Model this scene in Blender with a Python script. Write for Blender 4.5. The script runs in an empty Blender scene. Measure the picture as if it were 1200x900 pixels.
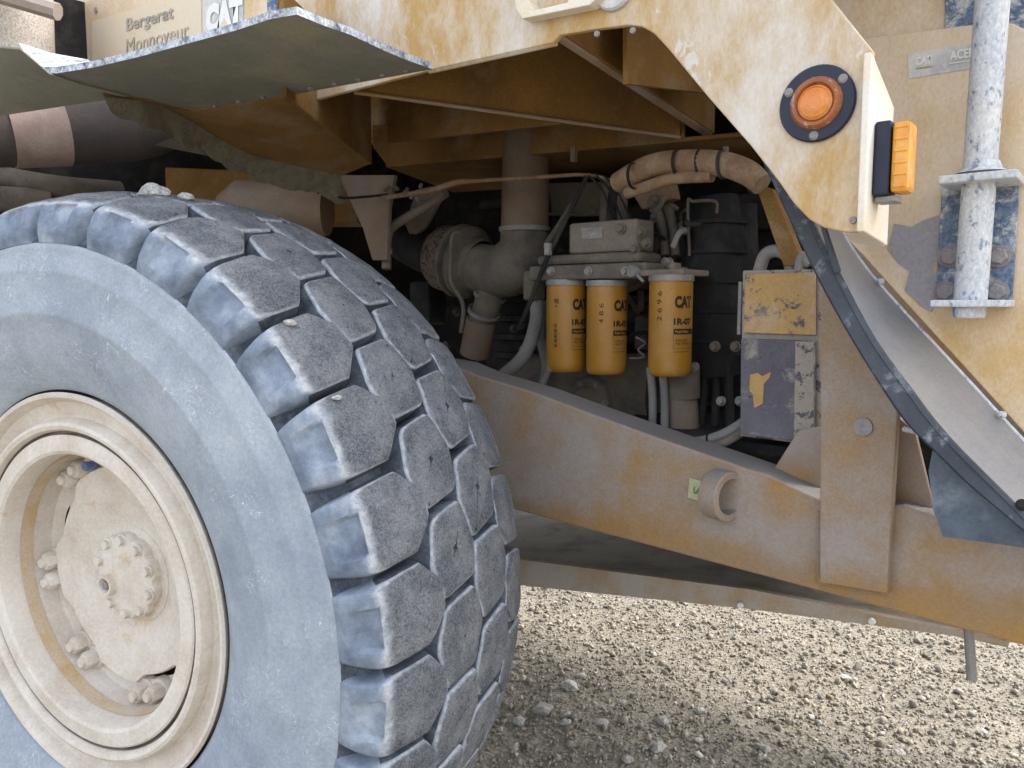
import bpy, bmesh, math, random
import numpy as np
from mathutils import Vector, Matrix, noise
R = math.radians
random.seed(7); rng = np.random.default_rng(7)
S = bpy.context.scene
COL = S.collection

# ------------------------------------------------------------------ camera, sky, sun
CAM_H, FPX, PITCH, YAW = 1.70, 900.0, R(6), R(39)
cam = bpy.data.objects.new('camera', bpy.data.cameras.new('camera'))
COL.objects.link(cam)
cam.location = (0, 0, CAM_H)
cam.rotation_euler = (R(90) - PITCH, 0, YAW)
cam.data.sensor_width = 36; cam.data.lens = 36 * FPX / 1200
cam.data.clip_start = 0.02; cam.data.clip_end = 3000
S.camera = cam

SUN_EL, SUN_AZ = R(50), (0.55, 0.835)          # direction towards the sun on the ground plane
w = bpy.data.worlds.new('World'); S.world = w; w.use_nodes = True
nt = w.node_tree; bg = nt.nodes['Background']
sky = nt.nodes.new('ShaderNodeTexSky'); sky.sky_type = 'NISHITA'; sky.sun_disc = False
sky.sun_elevation = SUN_EL; sky.sun_rotation = math.atan2(SUN_AZ[0], SUN_AZ[1])
sky.air_density = 1.0; sky.dust_density = 4.0; sky.ozone_density = 1.0; sky.altitude = 100
hs = nt.nodes.new('ShaderNodeHueSaturation'); hs.inputs['Saturation'].default_value = .42      # milky, hazy sky
nt.links.new(sky.outputs[0], hs.inputs['Color']); nt.links.new(hs.outputs[0], bg.inputs[0]); bg.inputs[1].default_value = 0.15
sl = bpy.data.lights.new('sun', 'SUN'); sl.energy = 0.5; sl.angle = R(12); sl.color = (1, .95, .88)
sun = bpy.data.objects.new('sun', sl); COL.objects.link(sun)
sd = Vector((SUN_AZ[0] * math.cos(SUN_EL), SUN_AZ[1] * math.cos(SUN_EL), math.sin(SUN_EL)))
sun.rotation_euler = sd.to_track_quat('Z', 'Y').to_euler(); sun.location = sd * 20
S.view_settings.view_transform = 'Standard'; S.view_settings.look = 'None'
S.view_settings.exposure = 2.15; S.view_settings.gamma = 1.0

# ------------------------------------------------------------------ survey helper: picture point + known plane -> place
_c, _s = math.cos(PITCH), math.sin(PITCH)
_rt = Vector((math.cos(YAW), math.sin(YAW), 0)); _fw = Vector((-math.sin(YAW), math.cos(YAW), 0))
def at(px, py, Y=None, X=None, Z=None, D=None):
    r = (px - 600) / FPX; v = (450 - py) / FPX
    d = _rt * r + _fw * (_c + v * _s) + Vector((0, 0, v * _c - _s))
    if Y is not None: t = Y / d.y
    elif X is not None: t = X / d.x
    elif Z is not None: t = (Z - CAM_H) / d.z
    else: t = D / (_c + v * _s)
    return d * t + Vector((0, 0, CAM_H))
def ats(pts, **k): return [at(p[0], p[1], **k) for p in pts]

# ------------------------------------------------------------------ materials
MATS = {}
def pmat(name, base, var=None, scale=4.0,  dust=None, dust_at=.5, dust_soft=.08, dust_scale=5.0, chips=None, chip_at=.62,
         chip_scale=30, speck=.12, speck_scale=150, rough=.8, metal=0.0, bump=.15, bscale=120, big_bump=0, stretch=(1, 1, 1),
         spec=.3, attr=None, top=None, scratch=None, zclean=None):
    m = bpy.data.materials.new(name); m.use_nodes = True; MATS[name] = m
    n, l = m.node_tree.nodes, m.node_tree.links
    b = n['Principled BSDF']
    b.inputs['Roughness'].default_value = rough; b.inputs['Metallic'].default_value = metal
    b.inputs['Specular IOR Level'].default_value = spec
    geo = n.new('ShaderNodeNewGeometry')
    mp = n.new('ShaderNodeMapping'); mp.inputs['Scale'].default_value = stretch
    l.new(geo.outputs['Position'], mp.inputs['Vector'])
    def nz(sc, det=6, ro=.6, dist=0.0, vec=None):
        t = n.new('ShaderNodeTexNoise'); t.inputs['Scale'].default_value = sc; t.inputs['Detail'].default_value = det
        t.inputs['Roughness'].default_value = ro; t.inputs['Distortion'].default_value = dist
        l.new((vec or mp.outputs[0]), t.inputs['Vector']); return t.outputs[0]
    def ramp(src, a, c):
        t = n.new('ShaderNodeMapRange'); t.inputs[1].default_value = a; t.inputs[2].default_value = c; t.clamp = True
        l.new(src, t.inputs[0]); return t.outputs[0]
    def mix(f, a, c, mode='MIX'):
        t = n.new('ShaderNodeMix'); t.data_type = 'RGBA'; t.blend_type = mode
        if isinstance(f, float): t.inputs[0].default_value = f
        else: l.new(f, t.inputs[0])
        for k, x in ((6, a), (7, c)):
            if isinstance(x, tuple): t.inputs[k].default_value = (*x[:3], 1)
            else: l.new(x, t.inputs[k])
        return t.outputs[2]
    col = base
    if attr:
        a = n.new('ShaderNodeAttribute'); a.attribute_name = attr; col = a.outputs['Color']
    if var: col = mix(ramp(nz(scale, 5, .6, .4), .35, .65), col, var)
    if chips: 
        cn = nz(chip_scale, 8, .7, .3)
        col = mix(ramp(cn, chip_at, chip_at + .03), col, chips)
    if dust:
        dn = nz(dust_scale, 9, .68, .2)
        df = ramp(dn, dust_at - dust_soft, dust_at + dust_soft)
        if zclean:                                              # lower edge where the dust has been knocked off
            sz = n.new('ShaderNodeSeparateXYZ'); l.new(geo.outputs['Position'], sz.inputs[0])
            ad = n.new('ShaderNodeMath'); ad.operation = 'MULTIPLY_ADD'; l.new(nz(6, 5, .7), ad.inputs[0]); ad.inputs[1].default_value = .22; l.new(sz.outputs[2], ad.inputs[2])
            mu = n.new('ShaderNodeMath'); mu.operation = 'MULTIPLY'; l.new(df, mu.inputs[0]); l.new(ramp(ad.outputs[0], *zclean), mu.inputs[1]); df = mu.outputs[0]
        col = mix(df, col, dust)
    if top:                                                     # dust that has settled on ledges
        sp = n.new('ShaderNodeSeparateXYZ'); l.new(geo.outputs['Normal'], sp.inputs[0])
        col = mix(ramp(sp.outputs[2], .45, .9), col, top)
    if scratch:
        wv = nz(scratch[1], 2, .5, 3.5)
        f = ramp(wv, .492, .5); g = ramp(wv, .508, .5)
        mm = n.new('ShaderNodeMath'); mm.operation = 'MULTIPLY'; l.new(f, mm.inputs[0]); l.new(g, mm.inputs[1])
        m2 = n.new('ShaderNodeMath'); m2.operation = 'MULTIPLY'; l.new(mm.outputs[0], m2.inputs[0])
        l.new(ramp(nz(9, 2), .5, .62), m2.inputs[1])
        col = mix(m2.outputs[0], col, scratch[0])
    if speck:
        sn = nz(speck_scale, 3, .7)
        col = mix(float(speck), col, ramp(sn, .3, .7), 'OVERLAY')
    if isinstance(col, tuple): b.inputs['Base Color'].default_value = (*col, 1)
    else: l.new(col, b.inputs['Base Color'])
    if bump:
        bn = n.new('ShaderNodeBump'); bn.inputs['Strength'].default_value = bump; bn.inputs['Distance'].default_value = .01
        l.new(nz(bscale, 6, .7), bn.inputs['Height'])
        if big_bump:
            b2 = n.new('ShaderNodeBump'); b2.inputs['Strength'].default_value = big_bump; b2.inputs['Distance'].default_value = .03
            l.new(nz(7, 3, .5), b2.inputs['Height']); l.new(bn.outputs[0], b2.inputs['Normal']); l.new(b2.outputs[0], b.inputs['Normal'])
        else: l.new(bn.outputs[0], b.inputs['Normal'])
    return m
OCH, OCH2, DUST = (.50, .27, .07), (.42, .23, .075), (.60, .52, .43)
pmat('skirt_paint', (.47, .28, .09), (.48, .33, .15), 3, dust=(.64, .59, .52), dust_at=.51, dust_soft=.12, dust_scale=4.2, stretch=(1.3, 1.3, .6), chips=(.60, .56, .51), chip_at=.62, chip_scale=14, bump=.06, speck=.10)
pmat('white_paint', (.78, .74, .66), (.72, .62, .46), 5, bump=.06, speck=.15)
pmat('shaded_paint', (.26, .138, .034), (.17, .09, .028), 3.5, dust=(.28, .19, .10), dust_at=.58, dust_scale=4, bump=.08, speck=.2)  # skirt's ochre with less dust; underdeck shade darkened into the colour
pmat('rail_paint', (.33, .19, .062), (.26, .185, .12), 4, dust=(.31, .265, .235), dust_at=.46, dust_soft=.13, dust_scale=4.0, chips=(.30, .27, .28), chip_at=.68, chip_scale=26, top=(.22, .205, .195), bump=.06, speck=.12, zclean=(1.17, 1.23))
pmat('panel_paint', (.62, .42, .20), (.68, .52, .34), 4, dust=(.74, .62, .48), dust_at=.48, dust_soft=.13, dust_scale=4, stretch=(1, 1, .6), bump=.06, speck=.15)
pmat('worn_panel', (.60, .44, .24), dust=(.36, .345, .365), dust_at=.42, dust_soft=.02, dust_scale=9, bump=.1)
pmat('olive_rubber', (.24, .235, .185), (.19, .195, .175), 3, dust=(.30, .28, .20), dust_at=.55, dust_scale=3, bump=.1, big_bump=.15, rough=.7)
pmat('dusty_rubber', (.10, .12, .15), dust=(.52, .56, .62), dust_at=.44, dust_scale=30, dust_soft=.1, speck=.5, bump=.4)
pmat('sidewall', (.175, .21, .26), (.265, .305, .36), 5, dust=(.39, .425, .465), dust_at=.49, dust_soft=.2, dust_scale=4, speck=.12, speck_scale=120, bump=.10, bscale=80, big_bump=.08, rough=.85, scratch=((.62, .65, .68), 11))
pmat('lug_side', (.13, .165, .22), (.23, .28, .355), 7, dust=(.33, .38, .45), dust_at=.54, dust_soft=.12, dust_scale=11, speck=.3, bump=.2, rough=.85)
pmat('lug_top', (.27, .28, .30), (.32, .315, .32), 8, dust=(.38, .375, .37), dust_at=.54, dust_soft=.15, dust_scale=25, chips=(.15, .16, .18), chip_at=.63, chip_scale=170, speck=.55, speck_scale=210, bump=.6, bscale=210, rough=.95)
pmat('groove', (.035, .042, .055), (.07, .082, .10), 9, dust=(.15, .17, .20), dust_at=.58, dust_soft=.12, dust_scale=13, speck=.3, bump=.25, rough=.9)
pmat('pit', (.10, .105, .115), bump=.3)
pmat('bead_rubber', (.012, .012, .014), bump=.1, rough=.6)
pmat('rim_dust', (.50, .42, .34), (.55, .48, .40), 5, dust=(.66, .61, .54), dust_at=.48, dust_soft=.15, dust_scale=6, chips=(.48, .32, .15), chip_at=.63, chip_scale=5, speck=.12, speck_scale=110, bump=.2, bscale=50, rough=.95)
pmat('seam_dirt', (.17, .14, .11), (.30, .25, .20), 20, bump=.3)
pmat('rim_stain', (.50, .35, .18), dust=(.55, .47, .38), dust_at=.5, dust_soft=.15, dust_scale=9, bump=.2)
pmat('dark_slot', (.015, .012, .01), bump=0, speck=0)
pmat('blue_cap', (.09, .15, .30), dust=(.25, .28, .34), dust_at=.58, bump=.1)
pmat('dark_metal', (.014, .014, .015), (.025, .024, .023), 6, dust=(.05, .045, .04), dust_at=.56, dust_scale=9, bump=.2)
pmat('engine_grey', (.075, .069, .061), (.115, .10, .085), 6, dust=(.20, .163, .122), dust_at=.52, dust_soft=.15, dust_scale=8, bump=.3)
pmat('cast_tan', (.19, .15, .11), (.14, .12, .10), 6, dust=(.22, .185, .15), dust_at=.5, dust_soft=.15, dust_scale=8, bump=.25)
pmat('tan_pipe', (.22, .135, .08), (.17, .13, .10), 5, dust=(.21, .175, .14), dust_at=.55, dust_soft=.15, dust_scale=6, bump=.15)
pmat('perforated', (.17, .12, .095), chips=(.03, .025, .022), chip_at=.53, chip_scale=75, bump=.4, bscale=75)
pmat('wrap_cloth', (.27, .17, .095), (.19, .115, .07), 14, dust=(.30, .22, .145), dust_at=.55, dust_scale=20, bump=.6, bscale=45)
pmat('pale_hose', (.25, .24, .225), (.19, .185, .18), 9, bump=.15)
pmat('black_hose', (.010, .010, .011), (.02, .02, .02), 8, dust=(.04, .038, .035), dust_at=.55, bump=.15)
pmat('filter_yellow', (.37, .172, .016), (.30, .14, .016), 9, dust=(.36, .20, .05), dust_at=.58, dust_scale=9, dust_soft=.1, chips=(.20, .10, .03), chip_at=.67, chip_scale=28, bump=.02, speck=.06, rough=.42, spec=.5)
pmat('print_black', (.02, .018, .016), bump=0, speck=.1, rough=.6)
pmat('print_tan', (.55, .30, .05), bump=0, speck=.1)
pmat('zinc', (.30, .285, .26), (.22, .21, .20), 20, metal=.2, rough=.55, bump=.2)
pmat('box_yellow', (.47, .30, .12), (.42, .27, .12), 6, dust=(.46, .37, .27), dust_at=.58, dust_scale=8, chips=(.10, .095, .11), chip_at=.58, chip_scale=10, bump=.15)
pmat('box_dark', (.105, .10, .125), (.15, .145, .16), 5, dust=(.30, .27, .25), dust_at=.58, dust_soft=.05, dust_scale=12, chips=(.05, .05, .06), chip_at=.63, chip_scale=60, bump=.25)
pmat('box_edge', (.33, .29, .25), chips=(.10, .095, .11), chip_at=.55, chip_scale=30, bump=.2)
pmat('guard_metal', (.24, .25, .275), (.31, .31, .32), 4, dust=(.37, .355, .345), dust_at=.55, dust_soft=.15, dust_scale=5, metal=.35, rough=.42, bump=.04, speck=.1)
pmat('guard_edge', (.035, .042, .054), (.06, .07, .086), 8, dust=(.20, .22, .25), dust_at=.62, dust_soft=.06, dust_scale=22, rough=.5, bump=.2)
pmat('blue_flap', (.07, .09, .115), (.13, .16, .195), 9, dust=(.22, .25, .28), dust_at=.58, dust_soft=.12, dust_scale=10, bump=.1, rough=.7)
pmat('blue_steel', (.10, .15, .24), (.17, .22, .30), 14, dust=(.50, .50, .50), dust_at=.55, dust_soft=.05, dust_scale=26, bump=.3, speck=.4)
pmat('pole_paint', (.60, .60, .59), (.50, .53, .57), 10, dust=(.20, .25, .33), dust_at=.60, dust_soft=.04, dust_scale=55, stretch=(1, 1, .6), speck=.3, bump=.2, rough=.6)
pmat('bolt_grey', (.34, .31, .31), (.26, .24, .25), 30, bump=.5)
pmat('lamp_black', (.015, .018, .035), (.02, .024, .045), 8, rough=.38, bump=.05, speck=.1)
pmat('amber_lens', (.66, .20, .012), (.58, .15, .01), 22, dust=(.60, .28, .10), dust_at=.56, dust_scale=18, rough=.22, spec=.6, bump=.05, speck=.1)
pmat('amber_ring', (.36, .13, .045), (.25, .09, .05), 25, chips=(.45, .30, .24), chip_at=.58, chip_scale=60, rough=.45, bump=.3)
pmat('amber_yellow', (.74, .32, .012), (.64, .24, .01), 16, dust=(.66, .38, .10), dust_at=.6, dust_scale=20, rough=.2, spec=.6, bump=.04, speck=.05)
pmat('sticker_cream', (.72, .60, .42), (.70, .62, .50), 8, bump=.02, speck=.08)
pmat('sticker_grey', (.46, .46, .47), (.58, .57, .55), 14, dust=(.68, .64, .58), dust_at=.55, dust_scale=14, bump=.02)
pmat('print_grey', (.30, .29, .27), (.52, .46, .36), 16, bump=0)
pmat('print_white', (.80, .79, .76), bump=0, speck=.1)
pmat('sticker_green', (.40, .43, .24), (.44, .42, .28), 12, bump=0)
pmat('print_green', (.10, .20, .10), bump=0)
pmat('guard_dirt', (.30, .27, .23), (.36, .32, .27), 6, dust=(.20, .18, .15), dust_at=.55, bump=.5, bscale=40)
pmat('belly_lip', (.42, .29, .16), (.38, .34, .30), 5, dust=(.44, .39, .34), dust_at=.5, dust_scale=5, chips=(.2, .18, .17), chip_at=.66, chip_scale=14, bump=.2)
pmat('tank_rust', (.21, .145, .13), (.27, .20, .17), 7, dust=(.30, .24, .20), dust_at=.58, bump=.3)
pmat('tank_dark', (.05, .04, .038), (.075, .06, .05), 6, bump=.3)
pmat('ledge_dust', (.22, .195, .14), (.17, .15, .105), 9, dust=(.26, .23, .17), dust_at=.5, dust_scale=30, bump=.9, bscale=70)
pmat('beige_dust', (.42, .37, .31), (.48, .43, .37), 10, speck=.4, bump=.3)
pmat('ground_dirt', (.225, .20, .158), (.185, .166, .133), 1.7, dust=(.255, .228, .182), dust_at=.55, dust_soft=.1, dust_scale=6, speck=.6, speck_scale=70, bump=.8, bscale=55, rough=.98)
pmat('gravel_stone', (.4, .38, .33), attr='tone', speck=.4, speck_scale=160, bump=.3, rough=.95)
pmat('clod', (.40, .40, .39), (.46, .45, .43), 30, speck=.5, bump=.8, bscale=90, rough=.98)

def tread_mat():
    m = bpy.data.materials.new('tread_rubber'); m.use_nodes = True; MATS['tread_rubber'] = m
    n, l = m.node_tree.nodes, m.node_tree.links; b = n['Principled BSDF']; b.inputs['Roughness'].default_value = .93; b.inputs['Specular IOR Level'].default_value = .2
    geo = n.new('ShaderNodeNewGeometry')
    def nz(sc, det=6, ro=.65):
        t = n.new('ShaderNodeTexNoise'); t.inputs['Scale'].default_value = sc; t.inputs['Detail'].default_value = det; t.inputs['Roughness'].default_value = ro
        l.new(geo.outputs['Position'], t.inputs['Vector']); return t.outputs[0]
    def ramp(src, stops):
        t = n.new('ShaderNodeValToRGB'); e = t.color_ramp.elements
        while len(e) < len(stops): e.new(.5)
        for q, (p, c) in zip(e, stops): q.position = p; q.color = (*c, 1)
        l.new(src, t.inputs[0]); return t.outputs[0]
    def mix(f, a, c, mode='MIX'):
        t = n.new('ShaderNodeMix'); t.data_type = 'RGBA'; t.blend_type = mode
        if isinstance(f, float): t.inputs[0].default_value = f
        else: l.new(f, t.inputs[0])
        for k, x in ((6, a), (7, c)):
            if isinstance(x, tuple): t.inputs[k].default_value = (*x, 1)
            else: l.new(x, t.inputs[k])
        return t.outputs[2]
    at_ = n.new('ShaderNodeAttribute'); at_.attribute_name = 'wear'
    def math_(op, a, c):
        t = n.new('ShaderNodeMath'); t.operation = op
        for k, x in ((0, a), (1, c)):
            if isinstance(x, float): t.inputs[k].default_value = x
            else: l.new(x, t.inputs[k])
        return t.outputs[0]
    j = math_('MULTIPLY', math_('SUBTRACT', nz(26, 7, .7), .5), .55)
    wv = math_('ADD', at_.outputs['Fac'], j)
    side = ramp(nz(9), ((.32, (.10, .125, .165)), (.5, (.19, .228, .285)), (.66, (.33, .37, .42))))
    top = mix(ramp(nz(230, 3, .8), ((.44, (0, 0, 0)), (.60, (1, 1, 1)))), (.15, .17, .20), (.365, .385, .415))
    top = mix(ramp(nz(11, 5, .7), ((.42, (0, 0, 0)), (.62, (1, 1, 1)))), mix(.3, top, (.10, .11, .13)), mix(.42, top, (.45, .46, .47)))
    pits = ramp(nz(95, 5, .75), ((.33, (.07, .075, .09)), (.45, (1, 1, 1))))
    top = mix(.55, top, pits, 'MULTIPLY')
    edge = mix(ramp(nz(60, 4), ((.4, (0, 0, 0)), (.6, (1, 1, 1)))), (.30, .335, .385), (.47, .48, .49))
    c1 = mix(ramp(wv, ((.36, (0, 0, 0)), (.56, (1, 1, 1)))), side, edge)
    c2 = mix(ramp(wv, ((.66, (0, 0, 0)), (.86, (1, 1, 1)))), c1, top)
    l.new(c2, b.inputs['Base Color'])
    bn = n.new('ShaderNodeBump'); bn.inputs['Distance'].default_value = .02
    l.new(nz(120, 6, .75), bn.inputs['Height'])
    l.new(ramp(wv, ((.4, (.12, .12, .12)), (.8, (1, 1, 1)))), bn.inputs['Strength'])
    b2 = n.new('ShaderNodeBump'); b2.inputs['Distance'].default_value = .02; b2.inputs['Strength'].default_value = .3
    l.new(nz(24, 4), b2.inputs['Height']); l.new(bn.outputs[0], b2.inputs['Normal']); l.new(b2.outputs[0], b.inputs['Normal'])
tread_mat()
def set_wear(me, vals):
    a = me.attributes.new('wear', 'FLOAT', 'POINT'); a.data.foreach_set('value', np.array(vals, np.float32))

# ------------------------------------------------------------------ mesh helpers
class MB:
    def __init__(s): s.v = []; s.f = []; s.m = []; s.sm = []
    def add(s, verts, faces, mi=0, smooth=False):
        o = len(s.v); s.v += [tuple(x) for x in verts]
        for f in faces: s.f.append(tuple(i + o for i in f)); s.m.append(mi); s.sm.append(smooth)
        return s
    def prism(s, pts, vec, mi=0):
        n = len(pts); vec = Vector(vec); p = [Vector(x) for x in pts]; q = [x + vec for x in p]
        nrm = sum(((p[i] - p[0]).cross(p[(i + 1) % n] - p[0]) for i in range(1, n - 1)), Vector())
        if nrm.dot(vec) > 0: p, q = p[::-1], q[::-1]
        return s.add(p + q, [tuple(range(n)), tuple(range(2 * n - 1, n - 1, -1))] + [(i, n + i, n + (i + 1) % n, (i + 1) % n) for i in range(n)], mi)
    def box(s, lo, hi, mi=0):
        a, b = lo, hi
        return s.prism([(a[0], a[1], a[2]), (b[0], a[1], a[2]), (b[0], a[1], b[2]), (a[0], a[1], b[2])], (0, b[1] - a[1], 0), mi)
    def tube(s, pts, r, n=12, mi=0, cap=True, sub=6):
        P = [Vector(p) for p in pts]
        rr = r if isinstance(r, (list, tuple)) else [r] * len(P)
        if len(P) > 2 and sub:
            Q, RR = [], []
            E = [P[0] * 2 - P[1]] + P + [P[-1] * 2 - P[-2]]
            for i in range(len(P) - 1):
                for k in range(sub):
                    t = k / sub; a, b, c, d = E[i:i + 4]
                    Q.append(.5 * (2 * b + (c - a) * t + (2 * a - 5 * b + 4 * c - d) * t * t + (3 * b - a - 3 * c + d) * t ** 3))
                    RR.append(rr[i] * (1 - t) + rr[i + 1] * t)
            Q.append(P[-1]); RR.append(rr[-1]); P, rr = Q, RR
        V, F = [], []
        up = None
        for i, p in enumerate(P):
            d = (P[min(i + 1, len(P) - 1)] - P[max(i - 1, 0)]).normalized()
            if up is None:
                up = Vector((0, 0, 1)) if abs(d.z) < .9 else Vector((1, 0, 0))
            x = up.cross(d).normalized(); up = d.cross(x).normalized()
            for k in range(n):
                a = 2 * math.pi * k / n; V.append(p + x * (rr[i] * math.cos(a)) + up * (rr[i] * math.sin(a)))
        for i in range(len(P) - 1):
            for k in range(n):
                F.append((i * n + k, i * n + (k + 1) % n, (i + 1) * n + (k + 1) % n, (i + 1) * n + k))
        s.add(V, F, mi, True)
        if cap:
            s.add(V[:n], [tuple(range(n - 1, -1, -1))], mi); s.add(V[-n:], [tuple(range(n))], mi)
        return s
    def lathe(s, prof, o, axis, n=32, mi=0, smooth=True, closed=False):
        """prof: (radius, offset along axis)"""
        o = Vector(o); ax = Vector(axis).normalized()
        x = ax.orthogonal().normalized(); y = ax.cross(x)
        V, F = [], []
        for r, h in prof:
            for k in range(n):
                a = 2 * math.pi * k / n; V.append(o + ax * h + (x * math.cos(a) + y * math.sin(a)) * r)
        for i in range(len(prof) - 1):
            mm = mi[i] if isinstance(mi, (list, tuple)) else mi
            fs = [(i * n + k, i * n + (k + 1) % n, (i + 1) * n + (k + 1) % n, (i + 1) * n + k) for k in range(n)]
            F.append((fs, mm))
        o2 = len(s.v); s.v += [tuple(q) for q in V]
        for fs, mm in F:
            for f in fs: s.f.append(tuple(i + o2 for i in f)); s.m.append(mm); s.sm.append(smooth)
        return s
    def build(s, name, mats, parent=None, bevel=0, sharp=35, fix=True):
        me = bpy.data.meshes.new(name); me.from_pydata(s.v, [], s.f)
        for m in (mats if isinstance(mats, (list, tuple)) else [mats]): me.materials.append(MATS[m])
        me.polygons.foreach_set('material_index', s.m); me.polygons.foreach_set('use_smooth', s.sm)
        if fix:
            bm = bmesh.new(); bm.from_mesh(me); bmesh.ops.recalc_face_normals(bm, faces=bm.faces); bm.to_mesh(me); bm.free()
        if any(s.sm): me.set_sharp_from_angle(angle=R(sharp))
        me.update()
        return link(name, me, parent, bevel)
def link(name, me, parent=None, bevel=0):
    o = bpy.data.objects.new(name, me); COL.objects.link(o); o.parent = parent
    if bevel:
        b = o.modifiers.new('bevel', 'BEVEL'); b.width = bevel; b.segments = 2; b.limit_method = 'ANGLE'; b.angle_limit = R(40)
    return o
def plate(name, pts, vec, mat, parent, bevel=.004): return MB().prism(pts, vec).build(name, mat, parent, bevel)
def tube(name, pts, r, mat, parent, n=12, sub=6): return MB().tube(pts, r, n, sub=sub).build(name, mat, parent)
def hexbolt(name, p, axis, r, h, mat, parent, washer=True):
    b = MB(); ax = Vector(axis).normalized()
    if washer: b.lathe([(0.0005, .004), (r * 1.35, .004), (r * 1.35, -.004)], p, ax, 20)
    b.lathe([(0.0005, h), (r * .86, h), (r, h * .86), (r, 0)], Vector(p) + ax * .003, ax, 6, smooth=False)
    return b.build(name, mat, parent)
def sheet(name, grid, thick, mats, parent, up=(0, 0, 1)):
    """grid of rows of points -> slab; face material 0 under, 1 on top and edges"""
    b = MB(); nr, nc = len(grid), len(grid[0]); u = Vector(up) * thick
    lo = [Vector(p) for r in grid for p in r]; hi = [p + u for p in lo]
    q = [(i * nc + j, i * nc + j + 1, (i + 1) * nc + j + 1, (i + 1) * nc + j) for i in range(nr - 1) for j in range(nc - 1)]
    b.add(lo, q, 0, True); b.add(hi, [f[::-1] for f in q], 1 if len(mats) > 1 else 0, True)
    ring = [j for j in range(nc)] + [i * nc + nc - 1 for i in range(1, nr)] + [(nr - 1) * nc + j for j in range(nc - 2, -1, -1)] + [i * nc for i in range(nr - 2, 0, -1)]
    n = len(ring)
    b.add([lo[i] for i in ring] + [hi[i] for i in ring], [(k, (k + 1) % n, n + (k + 1) % n, n + k) for k in range(n)], 1 if len(mats) > 1 else 0)
    return b.build(name, mats, parent, fix=False)
def text(name, body, mat, parent, fn, w, h, bold=0.0):
    """lettering laid in a w x h field; fn(u, v, lift) maps the field to the place"""
    cu = bpy.data.curves.new(name, 'FONT'); cu.body = body; cu.size = 1; cu.resolution_u = 3; cu.offset = bold
    o = bpy.data.objects.new(name, cu); COL.objects.link(o)
    dg = bpy.context.evaluated_depsgraph_get(); me = bpy.data.meshes.new_from_object(o.evaluated_get(dg))
    bpy.data.objects.remove(o); bpy.data.curves.remove(cu)
    co = np.array([v.co[:] for v in me.vertices]); lo, hi = co.min(0), co.max(0)
    for v, c in zip(me.vertices, co):
        v.co = fn((c[0] - lo[0]) / (hi[0] - lo[0]) * w, (c[1] - lo[1]) / (hi[1] - lo[1]) * h, 0)
    me.materials.clear(); me.materials.append(MATS[mat]); me.name = name
    return link(name, me, parent)
def quad_fn(a, b, d):
    a, b, d = Vector(a), Vector(b), Vector(d)
    x = b - a; y = d - a; W, H = x.length, y.length
    return (lambda u, v, l: a + x * (u / W) + y * (v / H)), W, H

def thing(name, label, cat, loc=(0, 0, 0), group=None):
    o = bpy.data.objects.new(name, None); COL.objects.link(o); o.location = loc; o.empty_display_size = .2
    o['label'] = label; o['category'] = cat
    if group: o['group'] = group
    return o

# ------------------------------------------------------------------ ground
def axis_pts():
    fine = list(np.arange(-5.2, 6.2, .05)); out = [7, 9, 13, 20, 40, 90, 200, 500]
    return np.array([-x for x in out[::-1]] + fine + out)
gx = axis_pts(); gy = axis_pts()
GX, GY = np.meshgrid(gx, gy, indexing='ij')
def gh(x, y):
    if abs(x) > 6.5 or abs(y) > 6.5: return 0.0
    p = Vector((x, y, 0))
    return .030 * noise.noise(p * .9) + .018 * noise.noise(p * 3.1 + Vector((5, 0, 0))) + .008 * noise.noise(p * 9)
GZ = np.array([[gh(x, y) for y in gy] for x in gx])
me = bpy.data.meshes.new('ground'); nx, ny = len(gx), len(gy)
V = np.stack([GX, GY, GZ], -1).reshape(-1, 3)
idx = np.arange(nx * ny).reshape(nx, ny)
F = np.stack([idx[:-1, :-1], idx[1:, :-1], idx[1:, 1:], idx[:-1, 1:]], -1).reshape(-1, 4)
me.from_pydata(V.tolist(), [], F.tolist()); me.materials.append(MATS['ground_dirt'])
me.polygons.foreach_set('use_smooth', [True] * len(F))
ground = link('ground', me); ground['kind'] = 'structure'

def icos(sub=1):
    bm = bmesh.new(); bmesh.ops.create_icosphere(bm, subdivisions=sub, radius=1)
    v = np.array([x.co[:] for x in bm.verts]); f = np.array([[x.index for x in p.verts] for p in bm.faces]); bm.free()
    return v, f
iv, if_ = icos(1)
N = 85000
fwd = 2.1 + 3.6 * rng.random(N) ** .8; rt = (-.5 + 1.5 * rng.random(N)) * fwd
wx = _rt.x * rt + _fw.x * fwd; wy = _rt.y * rt + _fw.y * fwd
size = np.clip(.0031 * np.exp(rng.normal(0, .6, N)), .0014, .015)
var = np.stack([iv * (1 + .42 * rng.normal(size=(len(iv), 1))) for _ in range(12)])
bv = var[rng.integers(0, 12, N)] * (size[:, None, None] * rng.uniform(.65, 1.3, (N, 1, 3)))
an = rng.uniform(0, 6.28, (N, 3)); ca, sa = np.cos(an), np.sin(an)
def rot(b, k, i, j):
    x, y = b[:, :, i].copy(), b[:, :, j].copy()
    b[:, :, i] = x * ca[:, k, None] - y * sa[:, k, None]; b[:, :, j] = x * sa[:, k, None] + y * ca[:, k, None]
for k, (i, j) in enumerate(((0, 1), (1, 2), (0, 1))): rot(bv, k, i, j)
wz = np.array([gh(x, y) for x, y in zip(wx, wy)]) + size * .35
bv += np.stack([wx, wy, wz], -1)[:, None, :]
me = bpy.data.meshes.new('gravel'); nv, nf = len(iv), len(if_)
me.vertices.add(N * nv); me.vertices.foreach_set('co', bv.reshape(-1).astype(np.float32))
ff = (if_[None] + (np.arange(N) * nv)[:, None, None]).reshape(-1)
me.loops.add(len(ff)); me.loops.foreach_set('vertex_index', ff.astype(np.int32))
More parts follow.
